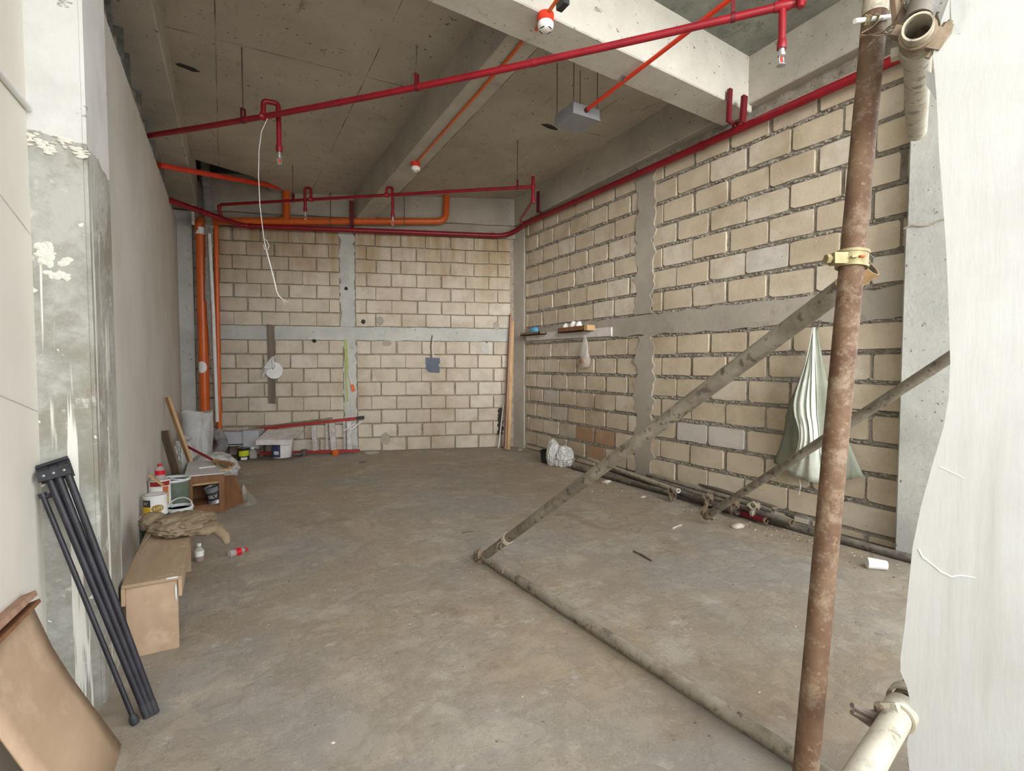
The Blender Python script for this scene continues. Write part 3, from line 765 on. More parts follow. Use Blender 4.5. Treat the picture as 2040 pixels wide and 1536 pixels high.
# loose tubes stacked against the foot of the wall
def loose(label, p, q, r, m, ring=None):
    p, q = V(p), V(q)
    t = thing('loose_tube', label, 'tube', p)
    b = NB(); hollow(b, p, q, r, 0.004, 16); obj('tube', b, m, t)
    if ring:
        d = (q-p).normalized(); b = NB(); hollow(b, q-d*0.014, q+d*0.002, r+0.0015, 0.006, 16); obj('rim', b, ring, t)
    return t
loose('pale loose tube with an open ring end on top of the tube pile', (4.136, 5.184, 0.160), (3.940, 3.497, 0.130), 0.022, M['pale_pipe'], M['white'])
loose('dark loose tube in the pile lying under the pale tube', (4.244, 5.030, 0.070), (3.996, 2.866, 0.070), RS, M['galv_dark'])
loose('dark tube in the pile whose near end has an open ring beside the red stub', (4.149, 4.055, 0.100), (4.049, 2.400, 0.090), RS, M['galv_dark'], M['rust_light'])
loose('grey loose tube in the pile second from the wall', (4.259, 4.243, 0.120), (4.139, 2.625, 0.120), 0.026, M['galv'])
loose('dark loose tube lying closest to the block wall in the pile', (4.629, 5.074, 0.050), (4.369, 2.555, 0.050), 0.026, M['galv_dark'])
loose('short red stub of tube poking out of the tube pile', (4.064, 2.941, 0.050), (4.035, 2.616, 0.050), 0.026, M['maroon'], M['rust_light'])
bm = NB(); bar(bm, (4.415, 4.983, 0.160), (4.378, 4.574, 0.150), 0.05, 0.012); solo('wood_offcut', bm, M['grey_wood'], 'flat grey wood offcut lying on the far end of the tube pile', 'offcut', (4.415, 4.983, 0.160), smooth=False)
bm = NB(); bar(bm, (4.471, 3.971, 0.120), (4.146, 2.607, 0.150), 0.06, 0.02); solo('wood_batten', bm, M['grey_wood'], 'long greyed timber batten resting along the tube pile', 'batten', (4.471, 3.971, 0.120), smooth=False)
coupler('small_clamp', 'small clamp on the tube pile beside the pale tube end', (3.945, 3.578, 0.060), wd, V((3.945, 3.578, 0.060))+V((-0.02,0,0.055)), wd.cross(Z)+wd*0.3, M['rust_light'], 0.026)
coupler('small_clamp', 'small clamp standing up midway along the tube pile', (3.985, 3.171, 0.090), wd, V((3.985, 3.171, 0.090))+V((-0.02,0,0.055)), wd.cross(Z)+wd*0.3, M['rust_light'], 0.026)
coupler('small_clamp', 'rusty clamp at the red stub in the tube pile', (4.022, 2.921, 0.080), wd, V((4.022, 2.921, 0.080))+V((-0.02,0,0.055)), wd.cross(Z)+wd*0.3, M['rust_light'], 0.026)
coupler('small_clamp', 'pale clamp near the close end of the tube pile', (4.061, 2.748, 0.100), wd, V((4.061, 2.748, 0.100))+V((-0.02,0,0.055)), wd.cross(Z)+wd*0.3, M['pale_pipe'], 0.026)

# top of the frame: tube ends gripped by a clamp cluster
def lab_tube(name, label, p, q, m, r=RS, cat='scaffold tube'):
    t = thing(name, label, cat, p); b = NB(); hollow(b, p, q, r, 0.0045, 24); obj('tube', b, m, t)
    return t
o0 = P(1.396, 0.563, 2.174); ax = (V((0.93, 0.2, 0.10))+fw*0.25).normalized()
lab_tube('ledger_tube', 'pale scaffold tube with a dark open end facing out at the upper right', o0, o0+ax*0.9, M['pale_pipe'])
o1 = P(1.499, 0.613, 2.285)
lab_tube('ledger_tube', 'dark grey scaffold tube passing above the open ended tube at upper right', o1-V((0.03,0.02,0.06)), o1+V((0.40,0.02,0.62)), M['galv_dark'])
r0 = P(1.511, 0.590, 2.196); r1 = P(3.400, 1.298, 3.002)
lab_tube('transom_tube', 'pale tapering looking tube running back from the upper right clamps beside the sheet', r0, r1, M['pale_pipe'])
cl = coupler('scaffold_clamp', 'large rust stained clamp gripping the open tube end at the upper right', o0+ax*0.055, ax, r0+(r1-r0)*0.03, (r1-r0), M['rust_light'])
coupler('scaffold_clamp', 'pale clamp with round bolt heads above the open tube end at upper right', o0+ax*0.125, ax, o1+V((0.035,0.0,0.045)), V((0.43,0.04,0.68)), M['pale_pipe'])
bm = NB(); a = P(1.546, 0.655, 2.285); bar(bm, a+V((-0.055,0,0.01)), a+V((0.03,-0.01,0.03)), 0.012, 0.08); solo('wood_block', bm, M['old_wood'], 'brown wood block wedged behind the upper right clamp', 'wood block', a, smooth=False)
# white peg and wire lashings
a0 = P(1.470, 0.735, 2.309); a1 = P(1.592, 0.701, 2.342)
pg = thing('white_peg', 'short white rod tied across the top of the rusty pole', 'rod', a0)
bm = NB(); tube(bm, [a0, a1], 0.0062, 12); obj('rod', bm, M['white'], pg)
bm = NB()
for k in (0.28, 0.36, 0.55): 
    cc = lerp(a0, a1, k); tube(bm, [cc+V((0,0,0.011)), cc+fw*-0.011, cc-V((0,0,0.012)), cc+fw*0.011, cc+V((0,0,0.011))], 0.003, 6)
obj('wire_wrap', bm, M['brass'], pg)
lw = thing('lashing_wire', 'thin rusty wires lashing the rusty pole to the upper right clamps', 'wire', pt)
bm = NB()
tube(bm, [(1.4794, 0.7275, 2.2717), (1.4799, 0.6799, 2.2440), (1.4805, 0.6323, 2.2243)], 0.0016, 6)
tube(bm, [(1.4816, 0.7260, 2.2664), (1.4553, 0.6648, 2.2368), (1.4290, 0.6037, 2.2153)], 0.0016, 6)
tube(bm, [(1.5073, 0.7218, 2.2461), (1.5241, 0.7074, 2.2629), (1.5408, 0.6930, 2.2877)], 0.0016, 6)
tube(bm, [(1.5121, 0.7194, 2.2542), (1.5248, 0.7015, 2.2675), (1.5374, 0.6835, 2.2889)], 0.0016, 6)
tube(bm, [(1.5326, 0.6856, 2.2757), (1.4932, 0.6506, 2.2727), (1.4539, 0.6155, 2.2776)], 0.0016, 6)
tube(bm, [(1.5487, 0.6998, 2.2836), (1.5214, 0.6615, 2.2362), (1.4940, 0.6232, 2.1968)], 0.0016, 6)
tube(bm, [(1.4953, 0.7305, 2.2836), (1.5201, 0.7172, 2.2997), (1.5449, 0.7040, 2.3238)], 0.0016, 6)
obj('lashing', bm, M['rust_light'], lw)
SHEET_EDGE = [(1.521, 0.521, 2.319), (1.487, 0.538, 2.260), (1.468, 0.546, 2.202), (1.449, 0.553, 2.120), (1.452, 0.549, 2.073), (1.477, 0.552, 2.012), (1.474, 0.544, 1.904), (1.475, 0.534, 1.785), (1.479, 0.525, 1.666), (1.484, 0.518, 1.525), (1.490, 0.514, 1.407), (1.490, 0.514, 1.324), (1.482, 0.519, 1.252), (1.462, 0.532, 1.156), (1.444, 0.544, 1.058), (1.431, 0.553, 0.960), (1.425, 0.556, 0.862), (1.419, 0.559, 0.763), (1.411, 0.562, 0.689), (1.411, 0.561, 0.654), (1.423, 0.553, 0.621), (1.431, 0.546, 0.578), (1.434, 0.542, 0.530), (1.420, 0.547, 0.481), (1.424, 0.541, 0.414), (1.426, 0.533, 0.338), (1.424, 0.523, 0.221)]
# lower right: ledger, clamp, post
e0 = P(1.459, 0.574, 0.536); e1 = P(1.061, 0.503, 0.537)
lab_tube('ledger_tube', 'pale cement splashed tube coming out of the lower right corner clamp', e0, e1, M['pale_pipe'])
ed = (e0-e1).normalized()
lab_tube('ledger_tube', 'grey tube stub continuing behind the lower right clamp under the sheet edge', e0+ed*0.03, e0+ed*0.75+V((0.1,0,0)), M['galv'])
pst = P(1.627, 0.587, 0.414)
lab_tube('scaffold_pole', 'pale post wrapped by the plastic sheet at the bottom right', pst+V((0,0,0.06)), V((pst.x+0.02, pst.y, 0.0)), M['pale_pipe'])
cl = thing('scaffold_clamp', 'pale corner clamp with dark open jaw at the lower right', 'clamp', e0)
bm = NB(); hollow(bm, e0-ed*0.05, e0+ed*0.004, RS+0.007, 0.006, 24); obj('half_shell', bm, M['pale_pipe'], cl)
bm = NB(); cc = e0+ed*0.028+V((0.012,0.0,0.004)); hollow(bm, cc-ed*0.016, cc+ed*0.016, RS+0.012, 0.006, 24); obj('half_shell', bm, M['pale_pipe'], cl)
bm = NB(); bar(bm, e0-ed*0.025+V((-0.03,0,0.02)), e0-ed*0.02+V((-0.055,0,0.028)), 0.034, 0.026, ed); obj('lug', bm, M['pale_pipe'], cl, smooth=False)
bm = NB(); q = e0+V((0.032,-0.02,0.0)); tube(bm, [q-V((0.01,0,-0.02)), q+V((0.028,-0.012,-0.012))], 0.0065, 8); obj('bolt', bm, M['rust_light'], cl)
bm = NB(); lathe(bm, [(0.0125,0),(0.0125,0.011)], q+V((0.006,-0.004,0.002)), (0.9,-0.3,-0.4), 6); obj('nut', bm, M['rust_light'], cl)
bm = NB(); a = P(1.408, 0.580, 0.525); j1 = P(1.369, 0.603, 0.525); j2 = P(1.339, 0.615, 0.544); j3 = P(1.318, 0.622, 0.557)
for off in (0.010, -0.010):
    tube(bm, [a+V((0,0,off)), j1+V((0,0,off*0.9)), j2+V((0,0,off*0.7)), j3+V((0,0,off*0.9))], [0.013, 0.012, 0.009, 0.006], 8)
obj('jaw', bm, M['rod'], cl, 'dark curved jaw')
bm = NB(); tube(bm, [a+V((-0.01,0,0.005)), P(1.388, 0.593, 0.555), P(1.385, 0.595, 0.562)], [0.013, 0.014, 0.010], 8); obj('eye_bolt', bm, M['rust_light'], cl)

# plastic sheeting hung on the scaffold
bm = NB(); rows = []
for i, e in enumerate(SHEET_EDGE):
    e = V(e); r = []
    for j in range(26):
        t = j/25; w = 1.5*t
        fold = 0.03*math.sin(t*15+i*0.16)*min(1, t*6) + 0.02*noise.noise(V((t*4, i*0.25, 2)))*min(1, t*8)
        r.append(e + V((0.80, -0.60, 0))*w*(1-0.15*t) + V((-0.6, -0.8, 0))*(fold*(0.4+0.6*t)) + V((0,0,0.02*math.sin(t*5))))
    rows.append(r)
grid(bm, rows)
sh = thing('plastic_sheet', 'large white plastic sheet hanging on the scaffold along the right side', 'sheet', SHEET_EDGE[20])
obj('film', bm, M['sheeting'], sh, angle=80)
bm = NB()
def on_sheet(i, t):
    k = int(i); a, b_ = rows[k], rows[min(k+1, len(rows)-1)]; f = i-k; jj = t*25; q = int(jj); g_ = jj-q
    p = a[q]*(1-g_)+a[q+1]*g_; s = b_[q]*(1-g_)+b_[q+1]*g_
    return p*(1-f)+s*f + V((-0.5,-0.85,0))*0.002
tube(bm, [on_sheet(15.05, 0.008), on_sheet(15.25, 0.016), on_sheet(15.42, 0.03), on_sheet(15.62, 0.045), on_sheet(15.75, 0.062), on_sheet(15.72, 0.075), on_sheet(15.8, 0.1)], [0.0012, 0.0022, 0.0012, 0.002, 0.0016, 0.0016, 0.0008], 5)
tube(bm, [on_sheet(13.0, 0.01), on_sheet(13.15, 0.03), on_sheet(13.3, 0.05)], 0.0009, 4)
obj('tear', bm, M['white'], sh, 'torn seam')
bm = NB(); grid(bm, [[V((1.486, 0.560, 2.228)), V((1.487, 0.538, 2.260)), V((1.513, 0.514, 2.311))], [V((1.491, 0.549, 2.177)), V((1.481, 0.532, 2.198)), V((1.516, 0.508, 2.230))], [V((1.482, 0.548, 2.171)), V((1.489, 0.527, 2.166)), V((1.495, 0.517, 2.165))]]); obj('folded_corner', bm, M['sheeting'], sh)
bm = NB(); grid(bm, [[V((1.591, 0.624, 2.164)), V((1.491, 0.562, 2.091))], [V((1.594, 0.620, 2.122)), V((1.492, 0.560, 2.055))], [V((1.554, 0.582, 2.057)), V((1.494, 0.557, 2.025))]]); obj('loose_flap', bm, M['sheeting'], sh)

# ------------------------------------------------------------------ sprinkler pipework
def net(name, label, cat, loc): return thing(name, label, cat, loc)
def fitting(t, p, d, r=0.045, L=0.06, m='red', name='coupling'):
    b = NB(); p, d = V(p), V(d).normalized(); tube(b, [p-d*L/2, p-d*L*0.3, p+d*L*0.3, p+d*L/2], [r*0.94, r, r, r*0.94], 14); return obj(name, b, M[m], t)
def sprinkler_head(t, p, r=0.013):
    p = V(p); h = None
    b = NB(); lathe(b, [(r, 0), (r, -0.03), (r*1.25, -0.032), (r*1.25, -0.05), (r*0.7, -0.055)], p, (0,0,1), 12); h = obj('sprinkler_head', b, M['tin'], t)
    b = NB()
    for s in (-1, 1): tube(b, [p+V((s*r*0.9,0,-0.052)), p+V((s*r*1.3,0,-0.075)), p+V((s*r*0.4,0,-0.1))], 0.0035, 6)
    obj('yoke', b, M['tin'], h)
    b = NB(); tube(b, [p+V((0,0,-0.055)), p+V((0,0,-0.095))], 0.006, 8); obj('glass_bulb', b, M['orange_red'], h, 'orange bulb')
    b = NB(); lathe(b, [(0.001, -0.106), (r*1.5, -0.104), (r*1.5, -0.101), (0.001, -0.1)], p, (0,0,1), 12); obj('deflector', b, M['tin'], h)
    return h
mp = [V(p) for p in ((-0.580, 7.713, 3.473), (0.290, 8.568, 3.463), (4.007, 7.339, 3.514), (4.20, 7.20, 3.575), (4.260, 7.009, 3.657), (4.260, 1.754, 3.601))]
mp[3] = lerp(mp[2], mp[4], 0.45)+V((0.05,0.05,-0.02))
mp.append(mp[-1]+V((0, -1.4, 0)))
main = net('sprinkler_main', 'thick dark red sprinkler main along the top of rear and right walls', 'pipe', mp[2])
bm = NB(); tube(bm, bend(mp, 0.12), 0.038, 16); obj('pipe', bm, M['red'], main)
for p, d in ((lerp(mp[1], mp[2], 0.965), mp[2]-mp[1]), (lerp(mp[0], mp[1], 0.42), mp[1]-mp[0]), (lerp(mp[1], mp[2], 0.03), mp[2]-mp[1]), (mp[4], mp[5]-mp[4]), (lerp(mp[4], mp[5], 0.25), mp[5]-mp[4]), (lerp(mp[4], mp[5], 0.66), mp[5]-mp[4])): fitting(main, p, d)

# rear branch with two goosenecks
bl0 = V((-0.002, 8.027, 3.580)); br0 = V((3.343, 5.300, 3.580)); bdv = (br0-bl0).normalized()
rb = net('sprinkler_branch', 'thin red sprinkler branch running across the rear with two drops', 'pipe', bl0)
bm = NB(); tube(bm, bend([V((0.045, 8.654, 3.545)), V((bl0.x, bl0.y, bl0.z-0.10)), bl0, br0], 0.04), 0.021, 12); obj('pipe', bm, M['red'], rb)
bm = NB(); up = br0+V((0,0,0.125)); lo_ = V((br0.x, br0.y, br0.z-0.17)); tube(bm, [up, lo_], 0.021, 12); obj('riser', bm, M['red'], rb)
bm = NB(); tube(bm, [up, up+V((0,0,0.02))], 0.018, 10); obj('plug', bm, M['tin'], rb)
bm = NB(); tube(bm, bend([lo_, V((3.629, 6.093, 3.414)), mp[4]+V((-0.02,0.02,0.01))], 0.03), 0.018, 10); obj('pipe', bm, M['red'], rb)
fitting(rb, br0, Z, 0.028, 0.07); fitting(rb, lo_, Z, 0.027, 0.06); fitting(rb, bl0+V((0,0,-0.03)), Z, 0.026, 0.05)
def gooseneck(t, base, d, h, over, drop, r=0.019):
    base = V(base); d = V(d); 
    b = NB(); tube(b, bend([base, base+V((0,0,h)), base+V((0,0,h))+d*over, base+d*over+V((0,0,-drop))], 0.03, 3), r, 10); obj('gooseneck', b, M['red'], t)
    fitting(t, base, (1,0,0), r*1.5, 0.06); fitting(t, base+d*over+V((0,0,-drop+0.03)), Z, r*1.3, 0.05)
    sprinkler_head(t, base+d*over+V((0,0,-drop)))
gooseneck(rb, lerp(bl0, br0, 0.315), rt*-1, 0.15, 0.08, 0.16)
gooseneck(rb, lerp(bl0, br0, 0.56), rt, 0.10, 0.075, 0.28)

# front branch with one gooseneck and one drop
q0, q1 = V((-0.570, 5.772, 3.504)), V((2.93, 1.775, 3.495)); qd = (q1-q0).normalized()
qf = lambda f: lerp(q0, q1, f) - Z*(0.048*4*f*(1-f))      # the long pipe sags a little
fb = net('sprinkler_branch', 'long red sprinkler branch crossing diagonally under the near ceiling', 'pipe', q0)
bm = NB(); tube(bm, [qf(i/14) for i in range(15)]+[q1+qd*0.04], 0.0235, 14); obj('pipe', bm, M['red'], fb)
gooseneck(fb, qf(0.258), (rt*0.9+fw*0.42).normalized(), 0.13, 0.115, 0.27, 0.021)
bm = NB(); dr = qf(0.985); tube(bm, bend([dr+V((0,0,0.0)), dr+V((0,0,0.16)), dr+V((0.02,-0.06,0.18)), dr+V((0.03,-0.09,0.10)), dr+V((0.03,-0.09,-0.05))], 0.03), 0.02, 10)
tube(bm, [dr, dr+V((0,0,-0.235))], 0.021, 12); obj('drop_pipe', bm, M['red'], fb)
fitting(fb, dr, qd, 0.03, 0.09); fitting(fb, dr+V((0,0,-0.22)), Z, 0.027, 0.05); sprinkler_head(fb, dr+V((0,0,-0.235)), 0.017)
for t in (0.40, 0.70): fitting(fb, qf(t), qd, 0.0262, 0.05)

def hanger(label, p, r, d, clip='maroon', rodr=0.005, top=None):
    p = V(p); d = V(d).normalized(); s = d.cross(Z).normalized()
    t = thing('pipe_hanger', label, 'pipe hanger', p)
    b = NB(); hollow(b, p-d*0.012, p+d*0.012, r+0.004, 0.0035, 14); obj('ring', b, M[clip], t)
    b = NB(); h = 0.07
    for k in (-1, 1): bar(b, p+s*(k*0.018)+V((0,0,r)), p+s*(k*0.018)+V((0,0,r+h)), 0.004, 0.022, d)
    bar(b, p-s*0.02+V((0,0,r+h)), p+s*0.02+V((0,0,r+h)), 0.022, 0.004, Z); obj('clip', b, M[clip], t, smooth=False)
    b = NB(); zt = top or cz(p.x, p.y); tube(b, [p+V((0,0,r+h-0.01)), V((p.x, p.y, zt))], rodr, 8); obj('threaded_rod', b, M['rod'], t)
    return t
hanger('clip and long rod holding the near red branch left of its gooseneck', qf(0.217), 0.0235, qd)
hanger('clip and short rod holding the near red branch under the joist', qf(0.53), 0.0235, qd, top=cz(2, 3.5)-0.40)
hanger('dark red strap holding the near red branch under the front slab', qf(0.935), 0.0235, qd)
hanger('clip and rod on the rear red branch left of both goosenecks', lerp(bl0, br0, 0.255), 0.021, bdv)
hanger('clip and rod on the rear red branch close to its right end', lerp(bl0, br0, 0.955), 0.021, bdv)
# strap hangers on the main
def strap(label, p, d, h, sh=(0,0,0)):
    p = V(p); d = V(d).normalized(); s = d.cross(Z).normalized()
    t = thing('strap_hanger', label, 'pipe hanger', p)
    b = NB(); hollow(b, p-d*0.012, p+d*0.012, 0.043, 0.004, 16); obj('ring', b, M['red'], t)
    b = NB(); bar(b, p+V((0,0,0.042))+V(sh)*0.3, p+V((0,0,0.07))+V(sh), 0.012, 0.05, d); bar(b, p+V((0,0,0.05))+V(sh), p+V((0,0,h))+V(sh), 0.02, 0.06, d); obj('channel', b, M['maroon'], t, smooth=False)
strap('dark red strap holding the red main at the middle of the rear wall', lerp(mp[1], mp[2], 0.402), mp[2]-mp[1], 0.42, bin_*0.095)
strap('dark red angle bracket holding the red main by the rear right corner', lerp(mp[4], mp[5], 0.10), mp[5]-mp[4], 0.36, (-0.08, 0, 0))
# U bracket under the cross beam
ub = V((4.260, 3.154, 3.635))
t = thing('u_bracket', 'dark red U shaped channel bracket holding the main under the cross beam end', 'bracket', ub)
bm = NB(); hollow(bm, ub-yv*0.012, ub+yv*0.012, 0.044, 0.004, 16); obj('ring', bm, M['red'], t)
ch = [(V((3.875, 2.930, 3.513)), V((3.887, 2.930, 3.802)), 0.036), (V((3.996, 2.880, 3.521)), V((4.017, 2.880, 3.754)), 0.055)]
for a, c, w in ch:
    bm = NB(); bar(bm, a, c, w, 0.004, yv); bar(bm, a+V((w/2,0.014,0)), c+V((w/2,0.014,0)), 0.004, 0.028, yv); bar(bm, a+V((-w/2,0.014,0)), c+V((-w/2,0.014,0)), 0.004, 0.028, yv); obj('channel', bm, M['maroon'], t, smooth=False)
bm = NB(); bar(bm, ch[0][0]+V((0,0.01,0.01)), ub+V((-0.03,0,0.035)), 0.03, 0.02); obj('cross_piece', bm, M['red'], t, smooth=False)
bm = NB(); bar(bm, ch[1][0]+V((0,0.01,0.01)), ub+V((0.0,0,0.045)), 0.03, 0.02); obj('cross_piece', bm, M['red'], t, smooth=False)

# ------------------------------------------------------------------ drain pipes in the rear left corner
dz0, dz1 = V((-0.263, 8.773, 3.502)), V((3.133, 7.582, 3.687))
dp = net('drain_pipe', 'big orange drain pipe running across the rear wall and down its left corner', 'pipe', (dz0.x, dz0.y, 0))
bm = NB(); tube(bm, bend([dz0, dz1, dz1+V((0.02,0.0,0.42))], 0.14, 5), 0.052, 18); obj('pipe', bm, M['orange'], dp)
bm = NB(); st = V((dz0.x+0.01, dz0.y, 0)); tube(bm, bend([dz0+bd*0.14, dz0+V((0,0,0.005)), (st.x, st.y, 3.3), (st.x, st.y, 0.0)], 0.06), 0.066, 18); obj('stack', bm, M['orange'], dp)
bm = NB(); tj = lerp(dz0, dz1, 0.335); tube(bm, [tj, tj+V((0,0,0.50))], 0.055, 16); tube(bm, [tj-bd*0.09, tj+bd*0.09], 0.058, 16); obj('tee', bm, M['orange'], dp)
for z in (3.36, ): 
    bm = NB(); tube(bm, [(st.x, st.y, z-0.05), (st.x, st.y, z+0.05)], 0.0675, 18); obj('white_band', bm, M['white'], dp, 'white band near the top')
bm = NB(); n = 14
ang = [R(-180+130*i/n) for i in range(n+1)]
pts = [[(st.x+0.0672*math.cos(a), st.y+0.0672*math.sin(a), 1.36+0.085*s*math.sqrt(max(0, 1-((i-n/2)/(n/2))**2))) for i, a in enumerate(ang)] for s in (-1, -0.5, 0, 0.5, 1)]
grid(bm, pts); obj('sticker', bm, M['white'], dp, 'round white sticker')
t2_ = net('vent_pipe', 'slim orange pipe standing beside the big orange drain stack', 'pipe', (-0.045, 8.728, 2.045))
bm = NB(); vp_ = V((-0.052, 8.731, 2.344)); tube(bm, [(vp_.x-0.02, vp_.y, 0.25), (vp_.x, vp_.y, 3.55)], 0.033, 14)
tube(bm, [(vp_.x-0.10, vp_.y+0.0, 3.6), (vp_.x-0.10, vp_.y, 4.5)], 0.036, 14); obj('pipe', bm, M['orange'], t2_)
bm = NB(); tube(bm, [(vp_.x, vp_.y, 3.5), (vp_.x-0.03, vp_.y, 3.6), (vp_.x-0.10, vp_.y, 3.66)], 0.035, 14); obj('offset', bm, M['orange'], t2_)
fo = V((-0.157, 8.683, 3.065))
fd_ = net('foil_duct', 'crumpled silver foil duct hanging between the two orange pipes', 'duct', (fo.x, fo.y, 1.2))
bm = NB(); pts = []; rs = []; m_ = 90
for i in range(m_+1):
    z = 4.35 - (4.35-1.25)*i/m_; pts.append((fo.x+0.025*math.sin(z*2.1)-0.03*max(0, z-3.4)+0.012*(3.4-z), fo.y, z)); rs.append((0.062 if z > 3.4 else 0.05)*(1+0.12*math.sin(i*2.2)+0.14*noise.noise(V((0, 0, z*7)))) if z > 2.35 else 0.03*(1+0.10*math.sin(i*2.2)))
tube(bm, pts, rs, 16); obj('flexible_duct', bm, M['foil'], fd_, angle=80)
pv = net('white_tube', 'thin white tube standing along the silver foil duct in the corner', 'pipe', (fo.x+0.035, fo.y-0.07, 0.5))
bm = NB(); tube(bm, [(fo.x+0.02, fo.y-0.07, 3.3), (fo.x+0.045, fo.y-0.07, 2.2), (fo.x+0.06, fo.y-0.08, 0.55)], 0.024, 10); obj('tube', bm, M['white_pvc'], pv)
pv = net('white_tube', 'thin white tube rising left of the foil duct towards the ceiling opening', 'pipe', (fo.x-0.17, fo.y, 3.3))
bm = NB(); tube(bm, [(fo.x-0.18, fo.y, 3.42), (fo.x-0.20, fo.y-0.02, 4.4)], 0.022, 10); obj('tube', bm, M['white_pvc'], pv)
# thin strap hangers for the drain pipe
def rodstrap(label, p):
    p = V(p); t = thing('rod_strap', label, 'pipe hanger', p); b = NB(); hollow(b, p-bd*0.008, p+bd*0.008, 0.058, 0.004, 16); obj('ring', b, M['rod'], t)
    b = NB(); tube(b, [p+V((0,0,0.055)), p+V((0,0,0.50))], 0.006, 8); obj('threaded_rod', b, M['rod'], t)
rodstrap('thin rod strap holding the big orange pipe just right of its tee', lerp(dz0, dz1, 0.512)); rodstrap('thin rod strap holding the big orange pipe near its right bend', lerp(dz0, dz1, 0.82))

# orange red conduits, boxes, detectors
c0_, c1_ = V((-0.570, 6.841, 3.602)), V((0.850, 8.382, 4.056))
t = net('red_conduit', 'bright orange red conduit from the left board to the orange pipe tee', 'conduit', c0_)
bm = NB(); tube(bm, [c0_, c1_], 0.03, 14); obj('conduit', bm, M['orange_red'], t); 
t = net('red_conduit', 'short piece of red conduit at the top edge beside the streaked column', 'conduit', (-0.696, 5.037, 4.198))
bm = NB(); tube(bm, [(-0.753, 5.069, 4.182), (-0.464, 4.908, 4.283)], 0.022, 12); obj('conduit', bm, M['orange_red'], t)

def detector(label, p, r):
    p = V(p); t = thing('smoke_detector', label, 'smoke detector', p)
    b = NB(); lathe(b, [(r*1.05, 0), (r*1.05, -r*0.9), (r*0.9, -r*1.0)], p, (0,0,1), 20); obj('back_box', b, M['orange_red'], t, 'red round back box')
    b = NB(); z = -r*0.95; lathe(b, [(r*0.92, z), (r*1.0, z-r*0.12), (r*1.0, z-r*0.5), (r*0.86, z-r*0.8), (r*0.5, z-r*1.0), (0.001, z-r*1.04)], p, (0,0,1), 24); h = obj('sensor_head', b, M['white'], t, 'white domed head')
    b = NB()
    for k in range(4):
        a = R(20+90*k); c = p+V((math.cos(a)*r*0.7, math.sin(a)*r*0.7, z-r*0.9)); bar(b, c-V((-math.sin(a), math.cos(a), 0))*r*0.3, c+V((-math.sin(a), math.cos(a), 0))*r*0.3, r*0.12, r*0.06)
    obj('slot', b, M['black_soft'], h, smooth=False)
dA = V((1.955, 5.62, cz(1.955, 5.62)-0.40)); dB = V((1.86, 2.80, cz(1.86, 2.8)-0.50))
detector('far smoke detector on red box under the middle joist', dA, 0.052)
detector('near smoke detector on red box under the cross beam', dB, 0.052)
t = net('orange_conduit', 'thin orange conduit along the underside of the joist between two detectors', 'conduit', dA)
bm = NB(); z4 = lambda x, y: cz(x, y)-0.412
pA = [dA+V((0,0,-0.012)), V((1.945, 3.4, z4(1.95, 3.4))), V((1.93, 3.15, z4(1.9, 3.15))), V((1.90, 2.97, z4(1.9, 2.97)-0.02)), V((1.875, 2.93, cz(1.87, 2.9)-0.512)), dB+V((0,0.03,-0.014)), V((1.83, 2.55, cz(1.83, 2.55)-0.512))]
tube(bm, pA, 0.0125, 10); obj('conduit', bm, M['orange'], t)
gb = V((2.73, 3.65, 3.60))
t = net('junction_box', 'grey metal junction box hung from the ceiling on four rods', 'box', gb)
bm = NB(); box(bm, (2.706, 3.63, 3.615), (3.0, 3.915, 3.70)); obj('box_body', bm, M['grey_box'], t, smooth=False)
bm = NB(); box(bm, (2.70, 3.624, 3.60), (3.006, 3.921, 3.614)); obj('cover', bm, M['grey_box'], t, smooth=False)
for x in (2.72, 2.985):
    for y in (3.645, 3.90):
        bm = NB(); tube(bm, [(x, y, 3.69), (x, y, cz(x, y))], 0.004, 6); obj('hanging_rod', bm, M['rod'], t)
t = net('red_conduit', 'bright red conduit running from the grey junction box past the cross beam', 'conduit', (2.83, 3.63, 3.66))
bm = NB(); cA, cB = V((2.842, 3.628, 3.655)), V((2.762, 2.09, 3.655)); cB = cA+(cB-cA)*1.8; tube(bm, [cA, cB], 0.0165, 12); obj('conduit', bm, M['orange_red'], t)
bm = NB(); tube(bm, [cA+(cB-cA)*0.0, cA+(cB-cA)*0.012], 0.021, 12); obj('connector', bm, M['maroon'], t)
bm = NB(); a = V((2.815, 3.10, 3.66)); hollow(bm, a-yv*0.012, a+yv*0.012, 0.021, 0.003, 14); bar(bm, a+V((0,0,0.018)), V((a.x-0.03, a.y, cz(a.x, a.y)-0.5)), 0.02, 0.006, yv); obj('clip', bm, M['steel'], t)
t = thing('small_bracket', 'small dark bracket on the face of the cross beam near the top edge', 'bracket', (1.814, 2.525, 3.558))
bm = NB(); a = V((1.784, 2.483, 3.528)); box(bm, a-V((0.02,0.02,0.02)), a+V((0.02,0.06,0.02))); obj('plate', bm, M['black_soft'], t, smooth=False)

